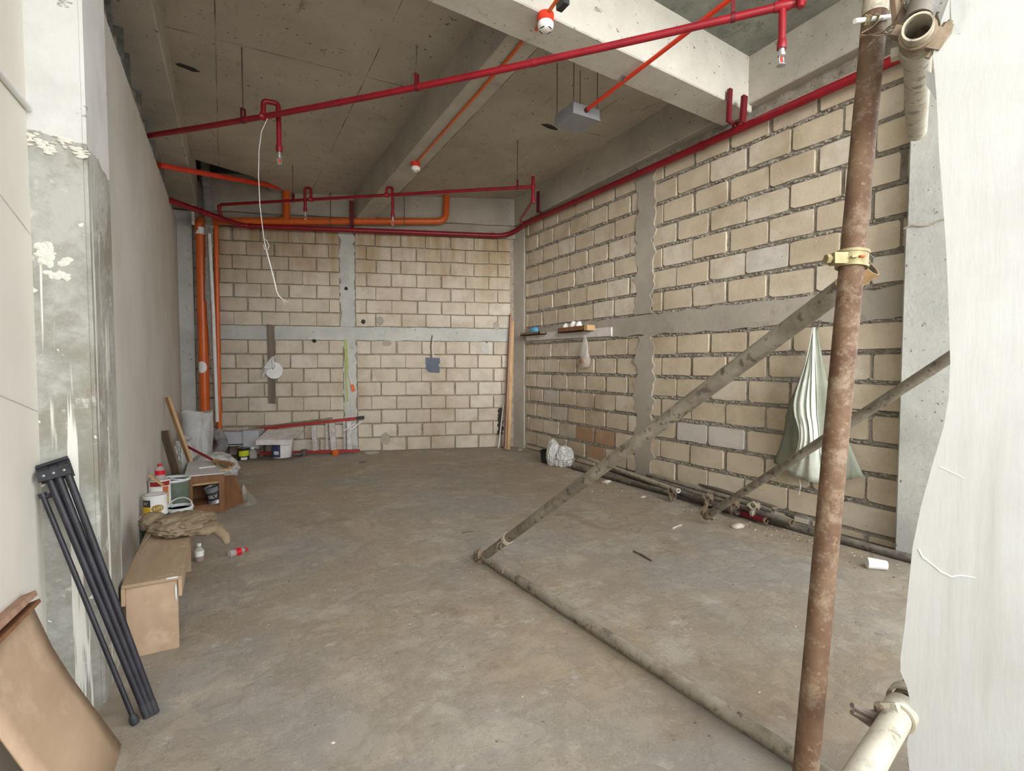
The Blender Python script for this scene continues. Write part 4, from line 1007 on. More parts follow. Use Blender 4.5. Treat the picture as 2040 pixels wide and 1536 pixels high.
# dangling white cord
w_ = qf(0.266)
t = net('dangling_wire', 'thin white electric cord dangling from the near red branch with frayed ends', 'cord', w_)
bm = NB()
cp = [w_-Z*0.02, (0.349, 4.710, 3.413), (0.315, 4.726, 3.333), (0.294, 4.731, 3.175), (0.286, 4.725, 2.966), (0.291, 4.710, 2.717), (0.303, 4.696, 2.570), (0.314, 4.683, 2.446), (0.331, 4.669, 2.341), (0.357, 4.647, 2.217), (0.383, 4.626, 2.092), (0.396, 4.615, 2.009), (0.413, 4.603, 1.966), (0.438, 4.588, 1.942)]
ce = [(0.438, 4.588, 1.942), (0.455, 4.577, 1.929), (0.485, 4.560, 1.925)]; tube(bm, ce, 0.0016, 5)
ce = [(0.438, 4.588, 1.942), (0.448, 4.581, 1.921), (0.455, 4.576, 1.900)]; tube(bm, ce, 0.0016, 5)
ce = [(0.438, 4.588, 1.942), (0.459, 4.575, 1.921), (0.477, 4.564, 1.912)]; tube(bm, ce, 0.0016, 5)
ce = [(0.314, 4.673, 2.444), (0.335, 4.659, 2.423), (0.349, 4.650, 2.381), (0.337, 4.655, 2.348), (0.316, 4.668, 2.352), (0.310, 4.673, 2.393)]; tube(bm, ce, 0.002, 5)
tube(bm, cp[:9], 0.0028, 7); tube(bm, cp[8:], [0.0045]*5+[0.003], 7); obj('cord', bm, M['white'], t)

# ------------------------------------------------------------------ foreground left
def skin(name, bm, m, parent=None, th=0.006, **k):
    o = obj(name, bm, m, parent, **k); md = o.modifiers.new('thickness', 'SOLIDIFY'); md.thickness = th; md.offset = 0
    return o
edge = [V(p) for p in ((-0.600, 2.319, 0.572), (-0.576, 2.310, 0.500), (-0.546, 2.305, 0.404), (-0.496, 2.295, 0.285), (-0.433, 2.280, 0.158), (-0.357, 2.265, 0.004))]
def leaning_sheet(label, off, wid, m, skew):
    t = thing('plywood_sheet', label, 'plywood', edge[-1]+V(off))
    b = NB(); rows = []
    for i, e in enumerate(edge):
        rows.append([e + V(off) + V((-0.012*j/6*(1-i/5), -wid*j/6, skew*j/6*(1-i/5)+0.012*math.sin(j*0.9)*(1 if 0 < i < 5 else 0))) for j in range(7)])
    grid(b, rows); skin('panel', b, m, t, 0.007, angle=70)
    return t
leaning_sheet('bowed plywood sheet leaning on the cream board wall in the near left corner', (0,0,0), 0.45, M['ply'], -0.02)
bm = NB(); a, c = V((-0.605, 2.307, 0.601)), V((-0.605, 1.864, 0.642)); bar(bm, a, c, 0.018, 0.055, (1,0,0.3)); solo('wood_strip', bm, M['pink_wood'], 'narrow wood strip standing behind the top of the bowed plywood sheet', 'wood strip', a, smooth=False)
bm = NB(); a, c = V((-0.600, 2.294, 0.574)), V((-0.600, 1.845, 0.612)); bar(bm, a, c, 0.012, 0.07, (1,0,0.3)); solo('wood_strip', bm, M['brown_wood'], 'dark brown strip directly behind the top edge of the bowed plywood', 'wood strip', a, smooth=False)
bm = NB(); a, c = V((-0.612, 2.566, 2.357)), V((-0.612, 2.063, 2.343)); tube(bm, [a, c], 0.011, 10); t = solo('white_rod', bm, M['white_pvc'], 'pale slanting rod fixed high on the cream board wall', 'rod', a)

# black folded stand leaning on the column
st_ = thing('folding_stand', 'black folded metal trestle leaning on the streaked concrete column', 'stand', (-0.279, 2.416, 0.000))
foot = V((-0.279, 2.400, 0.012))
tl, tr, br_, bl_ = V((-0.618, 2.490, 1.020)), V((-0.528, 2.500, 1.049)), V((-0.506, 2.470, 0.985)), V((-0.601, 2.470, 0.962))
nb = (tr-tl).cross(bl_-tl).normalized(); nb = nb if nb.y < 0 else -nb
bm = NB(); prism(bm, [lerp(tl, bl_, 0.45), lerp(tr, br_, 0.45), br_, bl_], nb*0.012); obj('front_plate', bm, M['black_soft'], st_, smooth=False)
bm = NB(); prism(bm, [tl-nb*0.045, tr-nb*0.045, br_-nb*0.045, bl_-nb*0.045], nb*0.01); obj('rear_plate', bm, M['black_soft'], st_, smooth=False)
for k in (0.03, 0.13, 0.23, 0.68, 0.78, 0.88):
    bm = NB(); a = lerp(tl, tr, k); bar(bm, a-nb*0.045, lerp(bl_, br_, min(1, k+0.1))-(bl_-tl)*0.4+nb*0.006, 0.012, 0.012, nb); obj('rib', bm, M['black_soft'], st_, smooth=False)
bm = NB(); tube(bm, [lerp(tl, tr, 0.0)-nb*0.03, lerp(tl, tr, 1.0)-nb*0.03], 0.009, 8); obj('top_rod', bm, M['black'], st_)
for k in (0.2, 0.5, 0.82):
    bm = NB(); a = lerp(lerp(tl, bl_, 0.72), lerp(tr, br_, 0.72), k)+nb*0.012; lathe(bm, [(0.006, 0), (0.005, 0.003), (0.001, 0.004)], a, nb, 10); obj('bolt', bm, M['steel'], st_)
for k, dx in ((0.28, -0.014), (0.55, 0.0), (0.85, 0.014)):
    a = lerp(lerp(tl, bl_, 0.75), lerp(tr, br_, 0.75), k)-nb*0.016; bm = NB(); e = foot+V((dx, 0.4*dx, 0))
    tube(bm, [a, e], 0.0125, 12); l_ = obj('leg', bm, M['black'], st_)
    bm = NB(); d = (e-a).normalized(); tube(bm, [e-d*0.05, e+d*0.006], 0.0135, 12); obj('foot_cap', bm, M['black_soft'], l_)
a, e = V((-0.600, 2.500, 0.911)), V((-0.328, 2.374, 0.014)); bm = NB(); d = (e-a).normalized()
tube(bm, [a, e], 0.009, 10); l_ = obj('leg', bm, M['black'], st_, 'thinner separate leg')
bm = NB(); lathe(bm, [(0.009, -0.03), (0.014, -0.02), (0.016, 0.0), (0.012, 0.012)], e, d, 12); obj('foot_cap', bm, M['black_soft'], l_)
bm = NB(); tube(bm, [a-d*0.006, a+d*0.012], 0.013, 10); tube(bm, bend([a, a+V((0.015,0,-0.012)), a+V((0.03,0,0.0)), a+V((0.032,0,0.022))], 0.012), 0.0085, 8); obj('hook', bm, M['black'], l_)

# plywood bench
bn = thing('plywood_bench', 'long narrow dusty plywood bench beside the streaked column', 'bench', (-0.32, 3.4, 0))
for name, lo, hi, m in (('seat', (-0.438,2.912,0.345), (-0.200,4.02,0.362), 'ply_dusty'), ('apron', (-0.440,2.914,0.262), (-0.424,4.02,0.346), 'ply'), ('apron', (-0.216,2.914,0.262), (-0.200,4.02,0.346), 'ply'), ('end_panel', (-0.424,2.925,0), (-0.218,2.945,0.346), 'ply'), ('end_panel', (-0.424,3.98,0), (-0.218,4.0,0.346), 'ply')):
    bm = NB(); box(bm, lo, hi); bmesh.ops.bevel(bm, geom=bm.edges[:], offset=0.002, segments=1, affect='EDGES'); obj(name, bm, M[m], bn, smooth=False)
bm = NB(); blob(bm, (-0.225, 2.922, 0.28), (0.005, 0.003, 0.045), 1, 0.3, 3, 1); blob(bm, (-0.24, 2.914, 0.36), (0.03, 0.006, 0.005), 2, 0.3, 3, 1); obj('paint_smear', bm, M['paint_drip'], bn)
# khaki cloth bag at its far end
bc = V((-0.238, 3.720, 0.356))
bg_ = thing('cloth_bag', 'khaki canvas bag slumped over the far end of the plywood bench', 'bag', (bc.x, bc.y, 0.362))
bm = NB(); blob(bm, (bc.x, bc.y, 0.405), (0.165, 0.19, 0.055), 5, 0.16, 2.4, 5, 0.363, 0.14, 0.22); obj('body', bm, M['canvas'], bg_, angle=80)
bm = NB(); blob(bm, (bc.x+0.125, bc.y-0.115, 0.385), (0.085, 0.075, 0.034), 4, 0.2, 2.5, 4, None, 0.1, 0.25); obj('flap', bm, M['canvas'], bg_, angle=80)
bm = NB(); tube(bm, [(bc.x+0.13, bc.y-0.13, 0.39), (bc.x+0.19, bc.y-0.16, 0.375), (bc.x+0.225, bc.y-0.18, 0.335), (bc.x+0.235, bc.y-0.19, 0.295)], [0.022, 0.032, 0.03, 0.018], 10); obj('loose_end', bm, M['canvas'], bg_)
bm = NB(); blob(bm, (bc.x-0.17, bc.y+0.15, 0.40), (0.07, 0.09, 0.055), 9, 0.2, 2.5, 4, 0.363, 0.1, 0.2); obj('side_pocket', bm, M['canvas'], bg_, angle=80)
bm = NB(); tube(bm, [(bc.x-0.12, bc.y+0.06, 0.45), (bc.x-0.15, bc.y-0.03, 0.395), (bc.x-0.185, bc.y-0.2, 0.368), (bc.x-0.19, bc.y-0.35, 0.366)], 0.006, 8); obj('strap', bm, M['canvas'], bg_)

# ------------------------------------------------------------------ paint cans and pails by the left wall
def text_on_can(txt, c, r, zc, size, a0, m, parent, name='lettering'):
    cu = bpy.data.curves.new('t', 'FONT'); cu.body = txt; cu.size = size; cu.align_x = 'CENTER'; cu.align_y = 'CENTER'; cu.extrude = 0.0
    tmp = bpy.data.objects.new('t', cu); me = tmp.to_mesh(); b = NB(); b.from_mesh(me); tmp.to_mesh_clear()
    bpy.data.objects.remove(tmp); bpy.data.curves.remove(cu)
    bmesh.ops.subdivide_edges(b, edges=[e for e in b.edges if e.calc_length() > size*0.25], cuts=2)
    for v in b.verts:
        a = a0 + v.co.x/r; v.co = V((c[0]+(r+0.0012)*math.cos(a), c[1]+(r+0.0012)*math.sin(a), zc+v.co.y))
    return obj(name, b, m, parent, smooth=False, kind=None)
def wrap_patch(c, r, z0, z1, a0, a1, m, parent, name, lab=None, oval=False, n=14):
    b = NB(); rows = []
    for j in range(9):
        t = j/8; row = []
        for i in range(n+1):
            f = i/n; z = z0+(z1-z0)*t
            if oval:
                h = math.sqrt(max(0, 1-(2*f-1)**2)); z = (z0+z1)/2+(t-0.5)*(z1-z0)*h
            a = a0+(a1-a0)*f; row.append((c[0]+r*math.cos(a), c[1]+r*math.sin(a), z))
        rows.append(row)
    grid(b, rows); return obj(name, b, m, parent, lab)
def can(label, c, z, r, h, body, lid='lid_grey', name='paint_can', cat='paint can'):
    c = V((c[0], c[1], z)); t = thing(name, label, cat, c)
    b = NB(); lathe(b, [(r*0.97, 0), (r*1.02, 0.004), (r, 0.008), (r, h-0.01), (r*1.03, h-0.006), (r*1.03, h)], c, (0,0,1), 24); obj('body', b, M[body], t)
    b = NB(); lathe(b, [(r*0.98, h-0.008), (r*0.98, h+0.001), (r*0.9, h+0.002), (r*0.86, h-0.004), (0.0001, h-0.004)], c, (0,0,1), 24); obj('lid', b, M[lid], t)
    return t
def pail(label, c, z, r, h, body, rim='paint_drip', handle=None, name='pail', cat='bucket', drip=False):
    c = V((c[0], c[1], z)); t = thing(name, label, cat, c)
    b = NB(); lathe(b, [(r*0.84, 0), (r*0.86, 0.004), (r*0.99, h), (r*0.95, h), (r*0.82, 0.01), (0.0001, 0.01)], c, (0,0,1), 24); obj('body', b, M[body], t)
    b = NB(); lathe(b, [(r*0.985, h-0.02), (r*1.06, h-0.018), (r*1.06, h-0.002), (r*1.0, h+0.003), (r*0.94, h), (r*0.94, h-0.02)], c, (0,0,1), 24); obj('rim', b, M[rim], t)
    if drip:
        b = NB(); n = 40; rr = random.Random(4)
        top = [(c.x+r*1.003*math.cos(2*math.pi*i/n), c.y+r*1.003*math.sin(2*math.pi*i/n), z+h-0.006) for i in range(n)]
        low = [(c.x+r*0.985*math.cos(2*math.pi*i/n), c.y+r*0.985*math.sin(2*math.pi*i/n), z+h-0.035-0.04*rr.random()) for i in range(n)]
        grid(b, [top, low], True); obj('paint_drips', b, M['paint_drip'], t)
        b = NB(); lathe(b, [(r*0.95, h-0.03), (0.0001, h-0.03)], c, (0,0,1), 24); obj('paint', b, M['offwhite'], t)
    if handle:
        b = NB(); hp = []
        for i in range(17):
            a = math.pi*i/16; hp.append(c + rt*(r*1.05*math.cos(a)) + V((0,0,h-0.01)) + (Z*handle[0]+fw*handle[1])*math.sin(a))
        tube(b, hp, 0.004, 7); obj('handle', b, M['white'], t)
    return t
A = (-0.452, 4.45)
pail('dark pail with dusty white lid under the white and yellow paint can', A, 0, 0.093, 0.30, 'dark_green', handle=(0.0, -0.11))
cA = can('white and yellow paint can stacked by the left wall behind the bench', A, 0.303, 0.074, 0.15, 'white')
ff = math.atan2(-A[1]+0, -A[0])                       # faces the room's open side
wrap_patch(A, 0.0747, 0.318, 0.425, ff-1.35, ff-0.42, M['text_dark'], cA, 'dark_label'); wrap_patch(A, 0.0752, 0.318, 0.375, ff-1.35, ff-0.42, M['yellow'], cA, 'yellow_label')
wrap_patch(A, 0.0748, 0.335, 0.388, ff-0.38, ff+0.72, M['gold'], cA, 'oval_print', oval=True)
text_on_can('LITE', A, 0.0752, 0.361, 0.03, ff+0.22, M['text_white'], cA); text_on_can('EY', A, 0.0752, 0.398, 0.028, ff-0.85, M['text_white'], cA)
Bc = (-0.468, 4.92)
pail('dark pail hidden low behind the stacked white and yellow can', Bc, 0, 0.078, 0.262, 'dark_green')
cB = can('white and red paint can stacked at the back of the pile', Bc, 0.266, 0.075, 0.205, 'white')
fb_ = math.atan2(-Bc[1], -Bc[0]); wrap_patch(Bc, 0.0757, 0.425, 0.462, fb_-1.0, fb_+1.0, M['red_bright'], cB, 'red_band'); wrap_patch(Bc, 0.0757, 0.275, 0.42, fb_+0.25, fb_+0.85, M['terracotta'], cB, 'orange_print'); wrap_patch(Bc, 0.076, 0.29, 0.34, fb_+0.3, fb_+0.8, M['lime'], cB, 'fruit_print')
wrap_patch(Bc, 0.0758, 0.30, 0.36, fb_-0.9, fb_-0.35, M['text_dark'], cB, 'dark_label')
bm = NB(); a, c = V((-0.528, 4.820, 0.532)), V((-0.431, 4.800, 0.437)); bar(bm, a, c, 0.012, 0.016); solo('stir_stick', bm, M['raw_wood'], 'wooden stir stick lying across the rim of the red and white can', 'stick', c, smooth=False)
def bottle(name, label, base, axis, r, L, liquid=None, lab='red_label', cap='red_label', full='clear_bottle'):
    base = V(base); t = thing(name, label, 'bottle', base); ax_ = V(axis).normalized()
    b = NB(); lathe(b, [(r*0.8, 0), (r, r*0.3), (r, L*0.28), (r*0.92, L*0.36), (r, L*0.46), (r, L*0.58), (r*0.75, L*0.72), (r*0.42, L*0.82), (r*0.40, L*0.9)], base, ax_, 18); obj('body', b, M[full], t)
    b = NB(); lathe(b, [(r*0.47, L*0.86), (r*0.47, L), (0.0001, L)], base, ax_, 14); obj('cap', b, M[cap], t)
    if lab: b = NB(); lathe(b, [(r*1.02, L*0.30), (r*0.95, L*0.36), (r*1.02, L*0.46), (r*1.02, L*0.60)], base, ax_, 18); o = obj('label', b, M[lab], t)
    if liquid: b = NB(); lathe(b, [(r*0.75, 0.003), (r*0.93, r*0.3), (r*0.93, liquid*L), (0.0001, liquid*L)], base, ax_, 16); obj('drink', b, M['red_liquid'], t)
    return t
bottle('soda_bottle', 'small red labelled soda bottle standing on the white and red can', (Bc[0]+0.005, Bc[1]-0.01, 0.472), (0,0,1), 0.036, 0.125)
E_ = (-0.405, 5.28)
pail('tall grey green bucket with white rim behind the red and white can', E_, 0, 0.125, 0.40, 'grey_green', 'paint_drip', (0.03, -0.12))
Cc_ = V((-0.335, 4.840, 0.248))
pail('dark green pail dripped with white paint in front of the wooden crate', (Cc_.x, Cc_.y), 0, 0.095, max(0.2, Cc_.z), 'dark_green', 'paint_drip', (0.07, 0.05), drip=True)

# wooden crate with things on and in it
cr = thing('wooden_crate', 'brown wooden crate box with an open front near the left wall', 'crate', (-0.15, 5.6, 0))
W0, W1, D0, D1, H0 = -0.325, -0.015, 5.455, 5.80, 0.345
for name, lo, hi in (('stile', (W0, D0, 0), (W0+0.055, D0+0.018, H0)), ('stile', (W1-0.045, D0, 0), (W1, D0+0.018, H0)), ('rail', (W0+0.055, D0, H0-0.045), (W1-0.045, D0+0.016, H0)), ('rail', (W0+0.055, D0, 0.005), (W1-0.045, D0+0.016, 0.07)), ('side_panel', (W0, D0+0.018, 0), (W0+0.015, D1, H0)), ('rear_panel', (W0, D1-0.015, 0), (W1, D1, H0)), ('shelf', (W0+0.015, D0+0.018, 0.07), (W1-0.015, D1-0.015, 0.082)), ('top_panel', (W0, D0, H0), (W1, D1, H0+0.012))):
    bm = NB(); box(bm, lo, hi); obj(name, bm, M['brown_wood'], cr, smooth=False)
bm = NB(); bar(bm, (W0+0.055, D0+0.03, 0.282), (W1-0.045, D0+0.03, 0.288), 0.03, 0.02); obj('inner_batten', bm, M['raw_wood'], cr, 'pale batten', smooth=False)
bm = NB(); q = [V((W1, D0+0.01, 0)), V((0.167, 5.761, 0.000)), V((0.087, 5.800, 0.276)), V((W1, D0+0.01, H0))]; prism(bm, q, (-0.012, 0.008, 0)); obj('flared_side', bm, M['brown_wood'], cr, 'splayed side panel', smooth=False)
bm = NB(); q = [V(p) for p in ((-0.335, 5.482, 0.360), (-0.013, 5.469, 0.360), (0.048, 6.115, 0.360), (-0.341, 6.307, 0.360))]; prism(bm, q, (0,0,0.012)); solo('white_board', bm, M['offwhite'], 'dusty pale board laid as a top on the brown crate', 'board', q[0], smooth=False)
bm = NB(); obox(bm, (-0.199, 5.830, 0.377), (0.075, 0.05, 0.008), Matrix.Rotation(0.3, 3, 'Z')); solo('tile_offcut', bm, M['white'], 'small white tile offcut on the left of the crate top', 'offcut', (-0.199, 5.830, 0.373), smooth=False)
bm = NB(); obox(bm, (-0.126, 5.845, 0.377), (0.075, 0.05, 0.008), Matrix.Rotation(-0.2, 3, 'Z')); solo('tile_offcut', bm, M['white'], 'small white tile offcut on the right of the crate top', 'offcut', (-0.126, 5.845, 0.373), smooth=False)
# silver can tilted inside the crate
tc = V((-0.085, 5.525, 0.09)); tax = V((-0.24, -0.10, 1)).normalized()
t = thing('silver_can', 'silver and black can tilted inside the brown crate', 'paint can', tc)
bm = NB(); lathe(bm, [(0.064, 0), (0.067, 0.004), (0.065, 0.008), (0.065, 0.148), (0.068, 0.152), (0.068, 0.158), (0.057, 0.158), (0.057, 0.15), (0.0001, 0.15)], tc, tax, 22); obj('body', bm, M['tin'], t)
bm = NB(); lathe(bm, [(0.0656, 0.035), (0.0656, 0.115)], tc, tax, 22); bm.faces.ensure_lookup_table(); bmesh.ops.delete(bm, geom=[f for f in bm.faces if len(f.verts) > 4 or f.calc_center_median().y > tc.y-0.03], context='FACES'); obj('label', bm, M['text_dark'], t, 'dark label')
qt = Z.rotation_difference(tax)
o = text_on_can('SILV', (0, 0), 0.0659, 0.075, 0.044, R(-100), M['text_white'], None)
for v in o.data.vertices: v.co = tc + qt @ v.co - t.location
o.parent = t
# brush on top
a, c = V((-0.349, 6.350, 0.521)), V((-0.102, 6.028, 0.400))
t = thing('hand_broom', 'straw hand broom with a red handle lying on the crate top', 'broom', (c.x, c.y, 0.372))
bm = NB(); tube(bm, [a, c], 0.013, 10); obj('handle', bm, M['red'], t)
hd = V((0.035, 5.679, 0.385)); bm = NB(); rr = random.Random(2)
for i in range(60):
    e = hd+V((rr.uniform(-.05,.05), rr.uniform(-.06,.06), rr.uniform(-.004,.03))); tube(bm, [c+V((rr.uniform(-.015,.015), rr.uniform(-.015,.015), rr.uniform(-.01,.012))), lerp(c, e, 0.5)+V((0,0,0.012)), e], 0.0035, 4)
obj('bristles', bm, M['straw'], t, kind='stuff')
bm = NB(); tube(bm, [c-(hd-c)*0.1, c+(hd-c)*0.35], [0.016, 0.03], 10); obj('binding', bm, M['raw_wood'], t)
bm = NB(); bar(bm, (-0.051, 5.597, 0.379), (0.055, 5.590, 0.379), 0.035, 0.012); solo('wood_offcut', bm, M['raw_wood'], 'pale wood offcut under the straw broom at the crate corner', 'offcut', (-0.000, 5.627, 0.373), smooth=False)
# thin film beside the crate
bm = NB(); grid(bm, [[V((0.111, 5.512, 0.003)), V((0.170, 5.481, 0.012)), V((0.264, 5.607, 0.003))], [V((0.133, 5.676, 0.020)), V((0.185, 5.606, 0.060)), V((0.254, 5.870, 0.010))], [V((0.146, 5.720, 0.182)), V((0.165, 5.740, 0.165)), V((0.183, 5.760, 0.123))]]); bmesh.ops.subdivide_edges(bm, edges=bm.edges[:], cuts=2, use_grid_fill=True, fractal=0.3)
solo('plastic_film', bm, M['clear'], 'crumpled clear plastic film on the floor beside the brown crate', 'plastic film', (0.188, 5.621, 0.000), angle=80)

# planks, sacks and roll behind the crate
def plank(label, a, c, w, th, m, up=(1,0,0.2)):
    b = NB(); bar(b, a, c, th, w, up); return solo('plank', b, m, label, 'plank', c, smooth=False)
plank('long thin brown plank leaning on the drywall behind the paint cans', (-0.515, 6.316, 1.060), (-0.235, 6.30, 0.01), 0.075, 0.025, M['raw_wood'], (0.5,-1,0.2))
plank('short greyish board leaning on the drywall left of the long thin plank', (-0.520, 6.027, 0.742), (-0.37, 6.02, 0.01), 0.15, 0.02, M['old_wood'], (0.6,-1,0.2))
def sack(name, label, c, rad, seed, m, cat='sack', amp=0.16, crease=0.16, sub=4, floor=0.0):
    b = NB(); blob(b, c, rad, seed, amp, 2.3, 5, floor, crease, 0.25); return solo(name, b, m, label, cat, (c[0], c[1], floor), angle=80)
bm = NB(); rows = []
for i in range(22):
    t = i/21; z = 0.0+0.775*t
    rows.append([(-0.315+(0.165+0.02*t)*math.cos(a)*(1+0.07*noise.noise(V((math.cos(a)*2, math.sin(a)*2, z*5)))), 7.82+(0.165)*math.sin(a)*(1+0.07*noise.noise(V((math.cos(a)*2, 3+math.sin(a)*2, z*4)))), z+0.015*math.sin(a*3+1)*t) for a in [2*math.pi*j/30 for j in range(30)]])
g_ = grid(bm, rows, True); bm.faces.new(g_[0])
rows2 = [[(-0.315+0.14*math.cos(2*math.pi*j/30), 7.82+0.14*math.sin(2*math.pi*j/30), 0.70+0.02*math.sin(j)) for j in range(30)]]
t = thing('white_sack', 'tall white plastic sack standing in front of the big orange stack', 'sack', (-0.315, 7.82, 0)); obj('body', bm, M['sack_white'], t, angle=80)
bm = NB(); grid(bm, [rows[-1], rows2[0]], True); bm.faces.new([bm.verts.new(p) for p in rows2[0]]); obj('mouth', bm, M['sack_white'], t, angle=80)
sack('crumpled_sack', 'crumpled grey white sack between the planks and the tall white sack', (-0.42, 7.15, 0.25), (0.12, 0.18, 0.27), 3, M['sack_white'], 'sack', 0.25, 0.35)
sack('cement_sack', 'white paper sack with red lettering lying behind the brown crate', (-0.13, 6.85, 0.16), (0.24, 0.36, 0.18), 6, M['sack_white'], 'sack', 0.1, 0.12)
fe = [V((-0.128, 8.482, 0.434)), V((-0.048, 8.475, 0.311)), V((-0.031, 8.448, 0.210)), V((-0.096, 8.386, 0.114))]
bm = NB(); pts = []; 
for i in range(30):
    f = i/29*3; k = min(2, int(f)); pts.append(lerp(fe[k], fe[k+1], f-k))
tube(bm, bend(pts, 0.02, 1), [0.075*(1+0.05*(-1)**i) for i in range(len(bend(pts, 0.02, 1)))], 14); solo('foil_duct_end', bm, M['foil'], 'short bent piece of silver foil duct by the foot of the slim orange pipe', 'duct', (fe[3].x, fe[3].y, 0), angle=80)

# ------------------------------------------------------------------ things along the rear wall
def bbox(name, s0, s1, z0, z1, o0, o1, m, parent):
    b = NB(); prism(b, [BP(s0, z0, o0), BP(s1, z0, o0), BP(s1, z0, o1), BP(s0, z0, o1)], (0, 0, z1-z0)); return obj(name, b, m, parent, smooth=False)
t = thing('metal_casing', 'grey coated metal casing lying along the rear wall by the orange pipes', 'casing', BP(0.35, 0.0, 0.3))
bbox('long_panel', 0.095, 0.457, 0.19, 0.40, 0.12, 0.36, M['grey_sheet'], t)
bbox('end_panel', 0.450, 0.666, 0.15, 0.42, 0.10, 0.40, M['grey_sheet'], t)
bbox('slot', 0.137, 0.450, 0.205, 0.222, 0.355, 0.364, M['text_dark'], t)
for s in (0.12, 0.62): bbox('foot', s, s+0.05, 0.0, 0.2, 0.12, 0.2, M['grey_wood'], t)
p = V((0.231, 8.441, 0.047)); yc_ = (p.x, p.y-0.14)
t = can('black can with a lime yellow label under the grey metal casing', yc_, 0, 0.078, 0.185, 'black', 'white')
fa = math.atan2(-yc_[1], -yc_[0]); wrap_patch(yc_, 0.0787, 0.065, 0.145, fa-0.9, fa+1.0, M['lime'], t, 'lime_label'); wrap_patch(yc_, 0.0787, 0.012, 0.05, fa-0.5, fa+0.6, M['white'], t, 'white_label')
bottle('clear_jar', 'empty clear plastic jar between the lime labelled can and the white pail', (BP(0.580, 0, 0.42).x, BP(0.580, 0, 0.42).y, 0), (0,0,1), 0.065, 0.18, None, None, 'white')
pc = BP(0.980, 0, 0.38); t = pail('large white paint pail with dark blue print on the rear floor', (pc.x, pc.y), 0, 0.155, 0.27, 'white', 'white')
fa = math.atan2(-pc.y, -pc.x); wrap_patch((pc.x, pc.y), 0.1505, 0.03, 0.235, fa-1.2, fa-0.15, M['blue_print'], t, 'blue_print'); wrap_patch((pc.x, pc.y), 0.152, 0.07, 0.12, fa-0.8, fa-0.3, M['offwhite'], t, 'pale_label')
bm = NB(); q = [BP(0.673, 0.285, 0.56), BP(1.134, 0.275, 0.56), BP(1.253, 0.36, 0.16), BP(0.739, 0.39, 0.16)]; prism(bm, q, (0,0,0.016))
t = thing('bent_plate', 'bent white panel resting on top of the white pail', 'panel', BP(0.914, 0.27, 0.5)); obj('plate', bm, M['white_wood'], t, smooth=False)
bm = NB(); prism(bm, [q[0], q[1], q[1]-V((0,0,0.055)), q[0]-V((0,0,0.055))], bin_*0.012); obj('front_lip', bm, M['white_wood'], t, smooth=False)
bm = NB(); prism(bm, [q[1]+V((0.01,0,0)), q[1]+V((0.12,0,0.10)), q[1]+V((0.20,0.05,0.16)), q[2]+V((0,0,0.02))], (0,0,0.01)); obj('broken_flap', bm, M['white_wood'], t, smooth=False)
bm = NB(); q = [BP(0.500, 0.002, 0.62), BP(1.149, 0.002, 0.66), BP(1.298, 0.002, 0.42), BP(0.623, 0.002, 0.30)]; prism(bm, q, (0,0,0.012)); solo('flat_board', bm, M['grey_wood'], 'flat grey board on the floor under the white pail', 'board', q[0], smooth=False)
t = solo('clay_piece', NB() if False else (lambda b: (blob(b, BP(0.237, 0.06, 0.52), (0.06, 0.06, 0.07), 4, 0.2, 2, 2, 0.0), b)[1])(NB()), M['terracotta'], 'orange broken clay piece on the floor left of the lime labelled can', 'clay piece', BP(0.237, 0, 0.52))
bm = NB(); lathe(bm, [(0.05, 0), (0.055, 0.02), (0.055, 0.07), (0.04, 0.07), (0.04, 0.005)], BP(1.734, 0.0, 0.30), (0,0,1), 16); solo('pipe_fitting', bm, M['orange'], 'orange pipe cap on the floor in front of the lying ladder', 'pipe cap', BP(1.734, 0, 0.30))
bm = NB(); tube(bm, [BP(1.105, 0.04, 0.36), BP(1.253, 0.04, 0.34)], 0.028, 10); lathe(bm, [(0.045, 0), (0.045, 0.10), (0.03, 0.10)], BP(1.283, 0.0, 0.32), (0,0,1), 12); solo('black_nozzle', bm, M['rod'], 'dark pipe fitting on the floor at the foot of the ladder', 'fitting', BP(1.208, 0, 0.34))
bm = NB(); lathe(bm, [(0.10, 0), (0.11, 0.012), (0.02, 0.02), (0.0001, 0.02)], BP(2.265, 0.0, 0.22), (0,0,1), 18); solo('white_dish', bm, M['offwhite'], 'flat off white dish on the floor right of the lying ladder', 'dish', BP(2.265, 0, 0.22))

# step ladder lying on its side
ld = thing('step_ladder', 'red and white step ladder lying on its side against the rear wall', 'ladder', BP(1.6, 0, 0.14))
def lb(name, p, q, w, th, m, up=None):
    b = NB(); bar(b, p, q, w, th, up or bin_); return obj(name, b, m, ld, smooth=False)
u0, u1 = BP(0.479, 0.395, 0.10), V((1.908, 8.086, 0.554)); l0, l1 = BP(0.623, 0.05, 0.22), BP(2.087, 0.045, 0.22)
lb('rail', u0, u1, 0.04, 0.055, M['red_bright']); lb('rail', l0, l1, 0.04, 0.05, M['red_bright'])
bm = NB(); bar(bm, u1-(u1-u0).normalized()*0.10, u1+(u1-u0).normalized()*0.02, 0.05, 0.065, bin_); obj('foot', bm, M['black_soft'], ld, smooth=False)
lb('rear_rail', u0+V((0,0,0.03)), lerp(u0, u1, 0.72)+V((0,0,0.045)), 0.02, 0.02, M['old_wood'])
for s_a, s_b, w in ((1.395, 1.432, 0.07), (1.666, 1.704, 0.085), (1.925, 1.940, 0.07)):
    f = (s_a-0.479)/(2.141-0.479); zt = u0.z+(u1.z-u0.z)*f
    lb('tread', BP(s_a, zt-0.03, 0.17), BP(s_b, 0.07, 0.24), w, 0.025, M['aluminium'])
